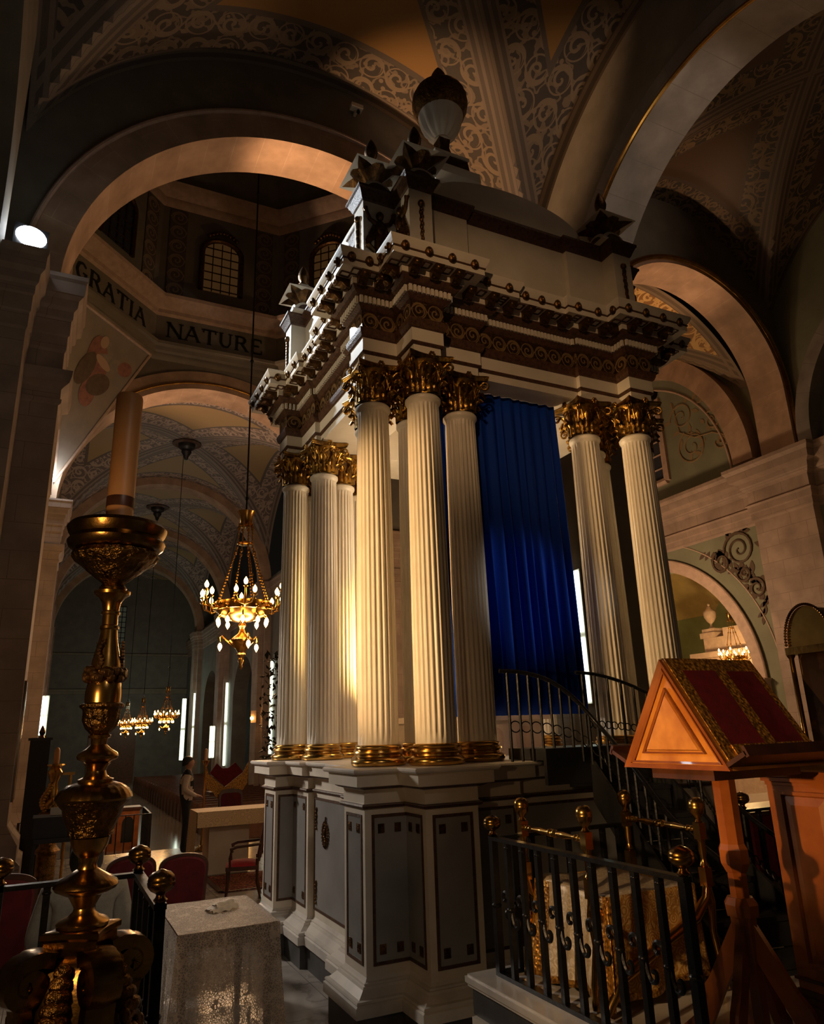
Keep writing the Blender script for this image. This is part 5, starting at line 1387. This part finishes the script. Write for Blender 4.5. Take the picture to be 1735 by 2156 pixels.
# the seated worshipper's stool, in front of the candlestick
SL = thing('stool', 'plain dark stool beneath the seated person in the grey sweater', 'stool', (-3.75, -.95, 0))
MB().box(-.2, .2, -.18, .18, .41, .45).build('seat', 'wood_dark', SL)
for x in (-.17, .17):
    for y in (-.15, .15): MB().box(x - .02, x + .02, y - .02, y + .02, 0, .41).build('leg', 'wood_dark', SL)

# people: one continuous skinned body each
def skin_mesh(name, V, Ed, rad, kind, mats, sub=2):
    me = bpy.data.meshes.new('t'); me.from_pydata(V, Ed, []); o = bpy.data.objects.new('t', me); COL.objects.link(o)
    md = o.modifiers.new('s', 'SKIN'); md.use_smooth_shade = True
    sk = me.skin_vertices[0].data if me.skin_vertices else None
    if sk is None:
        me.attributes.new
    for i, r in enumerate(rad):
        r = r if isinstance(r, tuple) else (r, r)
        me.skin_vertices[0].data[i].radius = r; me.skin_vertices[0].data[i].use_root = (i == 0)
    o.modifiers.new('d', 'SUBSURF').levels = sub; o.modifiers['d'].render_levels = sub
    dg = bpy.context.evaluated_depsgraph_get(); nm = bpy.data.meshes.new_from_object(o.evaluated_get(dg)); bpy.data.objects.remove(o); bpy.data.meshes.remove(me)
    nm.name = name; nm.materials.clear()
    for m in mats: nm.materials.append(M[m])
    E2 = [(Vector(V[a]), Vector(V[b]), kind[max(a, b)] if not isinstance(kind, dict) else kind[(a, b)]) for a, b in Ed]
    for p in nm.polygons:
        c = p.center; best = None
        for a, b, k in E2:
            d = b - a; t = max(0, min(1, (c - a).dot(d) / max(1e-9, d.length_squared))); q = (c - a - d * t).length
            if best is None or q < best[0]: best = (q, k)
        p.material_index = best[1]; p.use_smooth = True
    return nm
class Fig:
    def __init__(s): s.V = []; s.E = []; s.r = []; s.k = {}
    def v(s, p, r, par=None, k=0):
        s.V.append(tuple(p)); s.r.append(r); i = len(s.V) - 1
        if par is not None: s.E.append((par, i)); s.k[(par, i)] = k
        return i
def hand(F, wrist, dirv, side, up, k, curl=.5):
    d = Vector(dirv).normalized(); u = Vector(up); s = d.cross(u).normalized() * side; w = Vector(F.V[wrist])
    pm_ = F.v(w + d * .05, (.034, .02), wrist, k)
    for j, ln in enumerate((.062, .072, .068, .052)):
        b = F.v(w + d * .09 + s * (.028 - .019 * j), .010, pm_, k); m = F.v(w + d * (.09 + ln * .55) + s * (.030 - .02 * j) - u * .012 * curl, .0095, b, k)
        F.v(w + d * (.09 + ln * .85) + s * (.030 - .02 * j) - u * (.012 + .03 * curl), .008, m, k)
    t = F.v(w + d * .05 + s * .04, .012, pm_, k); F.v(w + d * .085 + s * .052 - u * .01, .0095, t, k)
# materials: 0 vest, 1 shirt, 2 trousers, 3 skin, 4 shoes
F = Fig()
pel = F.v((0, 0, .95), (.145, .12)); wai = F.v((.0, 0, 1.10), (.15, .115), pel, 0); che = F.v((.0, 0, 1.30), (.165, .125), wai, 0); sho = F.v((-.01, 0, 1.44), (.12, .085), che, 0)
nek = F.v((0, 0, 1.51), (.055, .055), sho, 1); jaw = F.v((.03, 0, 1.575), (.066, .07), nek, 3); hd_ = F.v((.025, 0, 1.655), (.085, .098), jaw, 3); F.v((.015, 0, 1.715), (.07, .078), hd_, 3)
n1 = F.v((.118, 0, 1.625), (.016, .02), hd_, 3)
for s in (-1, 1):
    F.v((.01, s * .088, 1.63), (.014, .024), hd_, 3)
    a = F.v((-.01, s * .17, 1.415), (.075, .07), sho, 0); e = F.v((-.05, s * .215, 1.16), (.056, .055), a, 1); w = F.v((.17, s * .13, 1.02), (.036, .036), e, 1)
    hand(F, w, (.9, -s * .35, -.1), s, (0, 0, 1), 3, .8)
    h = F.v((0, s * .085, .88), (.095, .10), pel, 2); kn = F.v((.015, s * .09, .50), (.068, .068), h, 2); an = F.v((-.01, s * .09, .10), (.052, .05), kn, 2); F.v((.13, s * .10, .035), (.042, .032), an, 4)
    F.v((-.05, s * .09, .04), (.04, .035), an, 4)
ME = skin_mesh('body', F.V, F.E, F.r, F.k, ['vest', 'shirt', 'vest', 'skin', 'black'])
MAN = thing('person', 'person in a dark vest and white shirt standing beside the altar', 'person', (-1.57, 8.5, 0), -.12)
put('body', ME, MAN)
hr = MB(); rows = []
for i in range(9):
    a = pi * .62 * i / 8; r = sin(a)
    rows.append([(-.0 + (.108 * r) * cos(t) - .012, .092 * r * sin(t), 1.675 + .092 * cos(a) - (.07 * (1 - cos(t)) / 2 if i > 5 else 0) + (.045 * max(0, cos(t)) if i > 5 else 0)) for t in [k * pi / 12 for k in range(24)]])
hr.loft(rows, 0, True, True).build('hair', 'hair', MAN, 60)
F = Fig()
pel = F.v((0, 0, .54), (.17, .14)); wai = F.v((0, .03, .70), (.19, .14), pel, 0); che = F.v((0, .06, .88), (.205, .14), wai, 0); sho = F.v((0, .10, 1.0), (.15, .10), che, 0)
nek = F.v((0, .14, 1.06), .055, sho, 3); jaw = F.v((0, .19, 1.10), .07, nek, 3); hd_ = F.v((0, .22, 1.16), (.085, .09), jaw, 3); F.v((0, .23, 1.21), .07, hd_, 3); F.v((0, .31, 1.12), .018, hd_, 3)
for s in (-1, 1):
    F.v((s * .085, .20, 1.14), .018, hd_, 3)
    a = F.v((s * .20, .09, .97), .085, sho, 0); e = F.v((s * .265, .10, .70), .075, a, 0); w = F.v((s * .13, .36, .66), .042, e, 0)
    hand(F, w, (-s * .5, .8, -.05), -s, (0, 0, 1), 3, .8)
    h = F.v((s * .09, .05, .51), .10, pel, 2); kn = F.v((s * .12, .42, .48), .075, h, 2); an = F.v((s * .12, .42, .10), .05, kn, 2); F.v((s * .13, .55, .035), (.045, .032), an, 4)
ME = skin_mesh('body', F.V, F.E, F.r, F.k, ['sweater', 'sweater', 'vest', 'skin', 'black'])
WO = thing('person', 'person in a pale grey sweater seated with back turned behind the bronze candlestick', 'person', (-3.75, -1.02, 0)); WO.scale = (1.08, 1.08, 1.12)
put('body', ME, WO)
rows = []
for i in range(9):
    a = pi * .72 * i / 8; r = sin(a)
    rows.append([(.105 * r * cos(t), .195 + .115 * r * sin(t) , 1.17 + .10 * cos(a) - .05 * (i > 5) * (1 - sin(t)) / 2 + .05 * max(0, sin(t)) * (i > 5)) for t in [k * pi / 12 for k in range(24)]])
MB().loft(rows).build('hair', 'hair', WO, 60)

# main altar, its cloth, the rug
AT = thing('main_altar', 'broad stone altar table on block piers below a patterned cloth', 'altar', (0, 6.12, 0))
MB().box(-1.80, 1.80, -.33, .33, .84, .94).build('mensa', 'oak_white', AT)
for s in (-1, 1): MB().box(min(s * .95, s * 1.6), max(s * .95, s * 1.6), -.22, .3, .0, .84).build('pier', 'oak_white', AT)
ac = MB()
ac.box(-1.825, 1.825, -.355, .355, .942, .952)
ac.grid(lambda u, v: (-1.82 + 3.64 * u, -.358 - .006 * sin(u * 60) * v, .95 - .23 * v), 60, 4).grid(lambda u, v: (-1.82 + 3.64 * u, .358, .95 - .23 * v), 20, 2)
for s in (-1, 1): ac.grid(lambda u, v: (s * (1.83 + .02 * v + .015 * v * sin(u * 14)), -.358 + .716 * u, .95 - .80 * v), 24, 6)
o = ac.build('altar_cloth', 'altar_cloth', None, 40, fix=False, loc=(0, 6.12, 0)); tag(o, 'ochre patterned cloth draped over the broad stone altar', 'altar cloth')
o = MB().box(-1.72, 1.7, 4.35, 5.75, 0, .012).build('rug', 'rug'); tag(o, 'red patterned oriental rug on the marble floor before the altar', 'rug')
MB().box(-1.72, 1.7, 4.35, 4.42, .012, .014).box(-1.72, 1.7, 5.68, 5.75, .012, .014).box(-1.72, -1.65, 4.35, 5.75, .012, .014).build('border', 'wood_dark', o, 0)
# candle stand, draped ambo and chair behind the altar
def candle_stand(nm, label, loc, H, clabel, gold='brass'):
    c = thing(nm, label, 'candlestick', (*loc, 0))
    MB().lathe([(.13, 0), (.14, .02), (.10, .06), (.04, .10), (.03, .2)], 20).build('foot', gold, c)
    MB().lathe([(.03, .18), (.022, .4), (.035, .5), (.022, .6), (.02, H - .4), (.035, H - .32), (.02, H - .25), (.03, H - .12)], 16).build('stem', gold, c)
    MB().lathe([(.02, H - .14), (.06, H - .06), (.08, H - .03), (.075, H - .02), (.02, H - .02)], 20).build('tray', gold, c)
    o = MB().lathe([(.03, H - .02), (.03, H + .18), (.024, H + .2), (.005, H + .205)], 16, c=(0, 0)).build('candle', 'wax_pale', None, 40, loc=(*loc, 0)); tag(o, clabel, 'candle')
    return c
candle_stand('candle_stand', 'slim gilt candle stand beside the red draped ambo', (-1.21, 8.62), 1.68, 'pale candle on the slim gilt stand by the red draped ambo')
AM = thing('ambo', 'ambo behind the altar draped in red velvet with gold fringe', 'ambo', (-.84, 8.75, 0))
MB().lathe([(.22, 0), (.22, .06), (.07, .12), (.06, 1.0)], 20).build('stand', 'wood_dark', AM)
MB().box(-.28, .28, -.2, .2, 1.0, 1.06).build('desk', 'wood_dark', AM)
am = MB(); rr = lambda pts, y: am.loft([[(x, y, z) for x, z in pts], [(x, y + .03, z) for x, z in pts]])
rr([(-.30, 1.42), (-.17, 1.60), (-.06, 1.50), (.06, 1.50), (.20, 1.60), (.36, 1.42), (.0, 1.16)], -.24)
am.build('red_cloth', 'red_velvet', AM, 0)
fg = MB(); fr_ = lambda pts, y: fg.loft([[(x, y, z) for x, z in pts], [(x, y + .02, z) for x, z in pts]])
fr_([(-.40, 1.66), (-.32, 1.40), (.0, 1.14), (.36, 1.40), (.48, 1.62), (.46, 1.2), (.36, 1.06), (.28, 1.1), (.2, .96), (.02, 1.02), (-.14, .94), (-.22, 1.06), (-.34, 1.12), (-.37, 1.3)], -.23)
fg.build('gold_fringe', 'gold_trim', AM, 0)
chair('carved dark chair tucked beneath the draped ambo', (-.75, 8.0), -pi / 2, False, 1.12)
# organ console, dark cabinet and gilt stands along the left pier
KB = thing('organ_console', 'black organ console on a stand by the left pier', 'keyboard', (-3.86, 5.0, 0))
MB().box(-.3, .3, -.22, .28, .83, 1.10).box(-.32, .32, -.24, .30, 1.10, 1.125).build('case', 'black', KB)
MB().box(-.28, .28, -.30, -.2, .80, .86).build('keybed', 'black', KB)
for x in (-.27, .27): MB().box(x - .02, x + .02, -.2, .26, 0, .83).build('leg', 'black', KB)
o = MB().box(-.13, .13, -.02, 0, 0, .10).build('music_sheet', 'paper', None, 0, loc=(-3.84, 5.05, 1.127)); tag(o, 'white music sheet propped on the black organ console', 'paper')
o = thing('tall_cabinet', 'tall narrow black cabinet with a brass cap beside the left pier', 'cabinet', (-4.2, 7.0, 0))
MB().box(-.16, .14, -.2, .2, 0, 2.14).build('body', 'black', o); MB().box(-.19, .17, -.23, .23, 2.14, 2.18).build('cap', 'stair_dark', o); MB().lathe([(.05, 2.18), (.03, 2.22), (.05, 2.27), (.03, 2.33), (.005, 2.38)], 14).build('finial', 'dark_brass', o)
GS = thing('gilded_candlestick', 'ornate gilded candlestick behind the black organ console', 'candlestick', (-3.95, 6.05, 0))
MB().lathe([(.2, 0), (.2, .05), (.14, .1), (.14, .5), (.18, .55), (.12, .62), (.1, .9), (.16, 1.0), (.17, 1.08), (.09, 1.14)], 24).build('pedestal', 'bronze_relief', GS)
MB().lathe([(.12, 1.14), (.13, 1.2), (.10, 1.25), (.06, 1.3), (.07, 1.4), (.05, 1.5), (.09, 1.62), (.11, 1.66), (.07, 1.72), (.12, 1.76), (.115, 1.78), (.03, 1.79)], 28, wob=lambda t, z: .08 * sin(7 * t + 30 * z)).build('stem', 'brass', GS)
gm = MB()
for k in range(10): gm.ell((-.08 - .05 * sin(k * .5), -.05, 1.12 + .04 * k), (.05, .05, .045), 8, 6)
gm.build('leaf_scroll', 'brass', GS)
o = MB().lathe([(.04, 1.79), (.045, 1.85), (.04, 1.98), (.02, 2.02), (.005, 2.03)], 18).build('candle', 'wax', None, 40, loc=(-3.95, 6.05, 0)); tag(o, 'short amber candle on the ornate gilded candlestick', 'candle')
o = thing('processional_post', 'slim gilt post with a crossbar beside the gilded candlestick', 'post', (-3.72, 6.4, 0)); MB().lathe([(.05, 0), (.03, .05), (.022, .1), (.022, 1.6)], 12).build('shaft', 'brass', o); MB().beam((-.12, 0, 1.62), (.06, 0, 1.62), .05, .04).build('crossbar', 'brass', o)
o = tag(MB().box(-4.55, -4.47, 5.50, 6.2, 1.3, 3.0).build('notice_board', 'grey_panel'), 'long pale grey board fixed low on the left pier', 'board'); MB().box(-4.47, -4.462, 5.46, 5.52, 1.28, 3.02).build('frame_edge', 'wood_light', o)

# ================================================================== NAVE AND CROSSING
railing('communion_rail', 'reddish wrought rail enclosing the side of the nave beyond the steps', [(-4.6, 15.8), (-1.33, 15.8), (-1.26, 18.2)], -.85, .12, .22, [], pw=.06, bw=.03, scroll=False)
o = thing('confessional', 'reddish wooden confessional with arched opening behind the nave rail', 'confessional', (-2.05, 16.5, -.85)); MB().box(-.75, .5, 0, .6, 0, 1.05).build('body', 'wood', o); MB().box(-.8, .55, -.04, .64, 1.05, 1.12).build('top', 'wood_dark', o)
for x in (-.35, .2): MB().poly([(x - .16, -.004, .2), (x + .16, -.004, .2)] + [(x + .16 * cos(t), -.004, .68 + .2 * sin(t)) for t in [i * pi / 8 for i in range(9)]]).build('arched_opening', 'black', o, 0)
PW = thing('pew', 'dark wooden pew in the long row beside the nave aisle', 'pew', (2.45, 13.4, -.85), 0, 'nave pews')
MB().box(-1.95, 1.95, -.2, .2, .40, .44).build('seat', 'pew_wood', PW); MB().box(-1.95, 1.95, -.26, -.22, .44, .84).build('backrest', 'pew_wood', PW)
for s in (-1, 1):
    MB().loft([[(x, y, z) for y, z in ((-.28, 0), (.24, 0), (.24, .5), (.16, .58), (-.12, .62), (-.18, .86), (-.26, .92), (-.31, .88))] for x in (s * 1.95, s * 2.0)]).build('end_panel', 'pew_wood', PW, 0)
for k in range(1, 30): dup(PW, (2.45 + .008 * k, 13.4 + .98 * k, -.85))

# chandeliers
def chandelier(label, loc, rodtop, bulb, group=None):
    c = thing('chandelier', label, 'chandelier', loc, 0, group)
    MB().lathe([(.60, -.10), (.64, -.09), (.65, .0), (.64, .10), (.60, .11), (.56, .0), (.60, -.10)], 40, cap=False, wob=lambda t, z: .015 * sin(20 * t)).build('rim', 'brass', c)
    mb = MB()
    for k in range(24): t = k * pi / 12; mb.ell((.655 * cos(t), .655 * sin(t), .04 * (-1) ** k), (.04, .04, .05), 7, 5)
    mb.lathe([(.60, -.1), (.5, -.2), (.36, -.28), (.2, -.34), (.08, -.36)], 30, cap=False); mb.build('rim_ornament', 'brass', c)
    MB().lathe([(.16, 1.55), (.19, 1.57), (.16, 1.60), (.12, 1.62)], 20).lathe([(.13, 2.0), (.17, 2.02), (.15, 2.1), (.165, 2.3), (.21, 2.40), (.13, 2.38), (.03, 2.34)], 16, wob=lambda t, z: .1 * sin(8 * t)).build('crown', 'brass', c)
    for k in range(8):
        t = k * pi / 4 + .2; ct, st = cos(t), sin(t); mb = MB(); n = 26
        for i in range(n):
            f = i / (n - 1); z = .1 + 1.95 * f; r = .60 - .43 * min(1, f / .74) + (.02 * (1 - f) if f > .74 else 0); mb.ell((r * ct, r * st, z), (.018 if i % 8 else .04, .018 if i % 8 else .04, .042 if i % 8 else .045), 6, 4)
        mb.build('chain', 'brass', c)
    def bl(parent, p, r=.05, h=.085): return MB().lathe([(.012, -h), (r * .8, -h * .55), (r, 0), (r * .75, h * .45), (r * .25, h * .95), (.004, h * 1.15)], 12, c=(p[0], p[1])).build('bulb', bulb, parent, 60, loc=(0, 0, p[2]))
    for k in range(6):
        t = k * pi / 3 + .35; ct, st = cos(t), sin(t)
        mb = MB().tube([(.62 * ct, .62 * st, -.05), (.78 * ct, .78 * st, -.10), (.92 * ct, .92 * st, .0), (.96 * ct, .96 * st, .16), (.95 * ct, .95 * st, .30)], .022, 7)
        tips = [(.95 * ct, .95 * st, .32)]
        for d in (-1, 1):
            e = (.93 * ct - d * .2 * st, .93 * st + d * .2 * ct, .12); mb.tube([(.80 * ct, .80 * st, -.06), (.9 * ct - d * .14 * st, .9 * st + d * .14 * ct, -.02), e], .016, 6); tips.append((e[0], e[1], .14))
        for p in tips: mb.lathe([(.01, p[2] - .03), (.05, p[2]), (.055, p[2] + .015), (.02, p[2] + .02), (.02, p[2] + .05)], 10, c=(p[0], p[1]))
        a = mb.build('arm', 'brass', c, 60)
        for p in tips: bl(a, (p[0], p[1], p[2] + .13))
    for k in range(10):
        t = k * pi / 5 + .1; a = MB().tube([(.5 * cos(t), .5 * sin(t), -.18), (.56 * cos(t), .56 * sin(t), -.22), (.56 * cos(t), .56 * sin(t), -.26)], .02, 6).build('socket', 'brass', c); o = bl(a, (.56 * cos(t), .56 * sin(t), -.36), .05, -.085)
    MB().lathe([(.05, -.36), (.1, -.45), (.05, -.52), (.08, -.62), (.28, -.78), (.27, -.82), (.20, -.90), (.12, -1.0), (.08, -1.08), (.10, -1.12), (.05, -1.2), (.07, -1.26), (.03, -1.36), (.045, -1.4), (.005, -1.47)], 24, wob=lambda t, z: .04 * sin(12 * t)).build('basket', 'brass', c, 50)
    for k in range(3):
        t = k * 2 * pi / 3 + .6; ct, st = cos(t), sin(t)
        a = MB().tube([(.16 * ct, .16 * st, -.95), (.34 * ct, .34 * st, -.78), (.46 * ct, .46 * st, -.66), (.50 * ct, .50 * st, -.70), (.49 * ct, .49 * st, -.8)], .018, 6).build('arm', 'brass', c, 60); bl(a, (.49 * ct, .49 * st, -.92), .05, -.09)
    rt = rodtop - loc[2]
    r = MB().tube([(0, 0, 2.35), (0, 0, rt)], .022, 6); [r.ell((0, 0, z), .05, 8, 6) for z in (2.75, 6.6, 12.0) if z < rt]; r.build('rod', 'iron', c)
    return c
CH = chandelier('large lit brass chandelier hanging in the crossing, nearest of all', (.1, 11.65, 5.30), 26.5, 'bulb'); CH.scale = (1.13, 1.13, 1.08)
def small(label, y, z, rt, s):
    r = dup(CH, (0, y, z), .3, label); r.scale = (s, s, s)
    for k in kids(r):
        if k.name.startswith('rod'): 
            k.data = MB().tube([(0, 0, 2.35), (0, 0, (rt - z) / s)], .03, 6).ell((0, 0, 2.6 + 1.4 * (y < 30)), .09, 8, 6).mesh('rod', 'iron')
    return r
small('lit brass chandelier in the nave, rightmost of the three far ones', 24.0, 2.93, 15.0, .49)
small('lit brass chandelier in the nave, middle one of the three far ones', 32.8, 2.88, 14.0, .52)
small('lit brass chandelier in the nave, leftmost and farthest of the three', 41.5, 3.0, 14.0, .56)
for y, lb in ((23.15, 'dark round ceiling boss with rosette at the first nave vault'), (32.9, 'dark round ceiling boss at the second, more distant nave vault')):
    o = thing('ceiling_boss', lb, 'boss', (0, y, 14.27)); MB().lathe([(.55, .03), (.6, -.03), (.45, -.08), (.4, -.05), (.1, -.05)], 32).build('rosette', 'molding_brown', o); MB().lathe([(.36, -.05), (.34, -.2), (.2, -.3), (.22, -.4), (.12, -.55), (.06, -.75)], 24).build('pendant', 'stair_dark', o)

# vertical fluorescent fixtures on the pilasters
def tubes(label, x, y, z0, z1, rz=0):
    c = thing('tube_light', label, 'light', (x, y, z0), rz); H = z1 - z0
    MB().box(-.16, .16, 0, .06, 0, H).build('housing', 'cream', c)
    for dx in (-.08, .07):
        MB().tube([(dx, -.05, .03), (dx, -.05, H * .48)], .034, 8).build('tube', 'tube', c); MB().tube([(dx, -.05, H * .52), (dx, -.05, H - .03)], .034, 8).build('tube', 'tube', c)
    return c
tubes('bright vertical tube light on the second nave pilaster', 4.98, 36.48, .55, 5.15)
tubes('bright vertical tube light on the third nave pilaster behind the far chandelier', 4.74, 45.9, .6, 5.1)
tubes('vertical tube light in the far right corner of the nave', 4.62, 50.0, .6, 4.95)
tubes('short vertical tube light between the draped ambo and the nave pilasters', 4.27, 36.9, 1.0, 2.75)
tubes('bright vertical tube light behind the dark garland', 5.0, 26.7, 1.3, 5.5)
tubes('bright vertical tube light beside the blue curtain on the right pier', 5.44, 4.75, 2.5, 5.2, -pi / 2).scale = (.55, .6, 1)
tubes('thin vertical tube light by the left edge of the nave', -4.42, 27.6, 2.4, 4.0)
gl = thing('garland_stand', 'tall dark leafy garland on a stand before a bright tube light', 'garland', (-.12, 7.7, 0)); MB().lathe([(.16, 0), (.15, .04), (.03, .08), (.025, 1.7)], 12).build('stand', 'iron', gl)
mb = MB()
for k in range(150):
    z = 1.65 + 2.1 * RN.random(); a = RN.random() * 6.28; r = (.05 + .2 * RN.random()) * (1.1 - .35 * abs(z - 2.6)); c = Vector((r * cos(a), r * sin(a), z)); d = Vector((RN.random() - .5, RN.random() - .5, RN.random() - .3)).normalized(); s = d.cross(Vector((.3, .2, .9))).normalized(); L = .09 + .07 * RN.random(); n_ = d.cross(s) * .008
    mb.add([c, c + d * L * .5 + s * L * .3 + n_, c + d * L, c + d * L * .5 - s * L * .3 + n_, c + d * L * .5 - n_ * 2], [(0, 1, 4), (1, 2, 4), (2, 3, 4), (3, 0, 4), (0, 3, 2, 1)])
o = mb.build('leaves', 'leaf_dark', gl, 0); o['kind'] = 'stuff'
sc = thing('wall_sconce', 'small warm wall lamp glowing on the pilaster right of the ambo', 'lamp', (4.35, 27.6, 2.9)); MB().box(-.12, .12, 0, .1, -.2, .35).build('bracket', 'rose_stone', sc); MB().ell((-.1, -.1, 0), .08, 10, 8).build('bulb', 'bulb', sc)

# floodlights on the cornices, camera on the arch wall
def flood(label, loc, r, aim):
    c = thing('floodlight', label, 'light', loc, aim); MB().loft([[(x, y * s, z * s) for y, z in ((-r, -r * .8), (r, -r * .8), (r, r * .8), (-r, r * .8))] for x, s in ((-r * .9, .6), (r * .2, 1.05))]).build('housing', 'iron', c, 0); MB().ell((r * .25, 0, 0), (r * .35, r * .95, r * .75), 16, 10).build('lens', 'flood', c, 60); MB().box(-.02, .02, -r * .2, r * .2, -r * 1.4, -r * .7).build('bracket', 'iron', c)
flood('large blinding floodlight on the cornice of the near left pier', (-5.2, 4.95, 10.22), .25, -1.35)
flood('smaller floodlight on the cornice of the second left pier', (-4.95, 16.7, 9.80), .15, -1.2)
o = thing('security_camera', 'small white security camera high on the wall above the first arch', 'camera', (.86, 5.36, 15.83)); MB().box(-.14, .14, -.16, 0, 0, .1).build('body', 'cream', o); MB().lathe([(.03, -.09), (.045, -.06), (.03, 0)], 10, c=(.05, -.08)).build('lens', 'black', o); MB().box(-.03, .03, -.05, .06, -.08, 0).build('bracket', 'cream', o)

# ---- chapel seen through the end wall of the transept
RT = thing('retable', 'rose stone altar retable in the side chapel, stepped and corniced', 'altarpiece', (18.0, 12.0, -.85))
MB().box(0, 1.5, -3.5, 1.2, 0, 5.0).build('lower_block', 'rose_stone', RT); MB().box(.0, 1.2, -3.2, 1.15, 5.4, 5.95).box(0, 1.2, -3, .2, 5.95, 6.25).build('upper_block', 'rose_stone', RT)
sweepo = sweep([(18.0 - 18, -3.6), (0, 1.2), (1.5, 1.2)][::1], [(0, 5.0), (.1, 5.05), (.15, 5.2), (.35, 5.3), (.4, 5.42), (0, 5.45)]); sweepo = MB(); sweepo.box(-.15, 1.5, -3.6, 1.35, 5.0, 5.2).box(-.35, 1.5, -3.7, 1.6, 5.2, 5.4); sweepo.build('cornice', 'rose_stone', RT, 0)
MB().box(-.05, .6, .55, 1.25, 5.95, 6.15).box(.02, .5, .62, 1.18, 6.15, 6.3).build('urn_base', 'rose_stone', RT, 0)
mb = MB()
for k in range(70): mb.ell((-.06, -.9 - 1.8 * RN.random(), 2.4 + 2.4 * RN.random()), (.05, .09, .12), 6, 5)
mb.build('gilt_carving', 'brass', RT)
ur = tag(MB().lathe([(.1, 0), (.12, .04), (.05, .1), (.04, .2), (.14, .3), (.22, .45), (.24, .62), (.22, .68), (.12, .76), (.08, .84), (.04, .88), (.05, .94), (.0, 1.0)], 24).build('stone_urn', 'rose_stone', None, 40, loc=(18.25, 12.9, 5.45)), 'stone urn standing on the stepped retable in the side chapel', 'urn')
r = dup(CH, (16.0, 10.1, 4.05), .1, 'small lit gilt chandelier in the side chapel at the right'); r.scale = (.52, .52, .62)
for k in kids(r):
    if k.name.startswith('rod'): k.data = MB().tube([(0, 0, 2.35), (0, 0, 7.0)], .03, 6).mesh('rod', 'brass')
o = tag(MB().box(2.45, 3.6, -1.3, -.7, .55, 1.15).build('red_bench', 'red_velvet'), 'red upholstered bench seen below the lectern behind the far railing', 'bench'); MB().box(2.4, 3.65, -1.35, -.65, 0, .55).build('base', 'wood_dark', o); MB().box(2.42, 3.63, -1.32, -.68, 1.15, 1.19).build('top_rail', 'wood_dark', o)
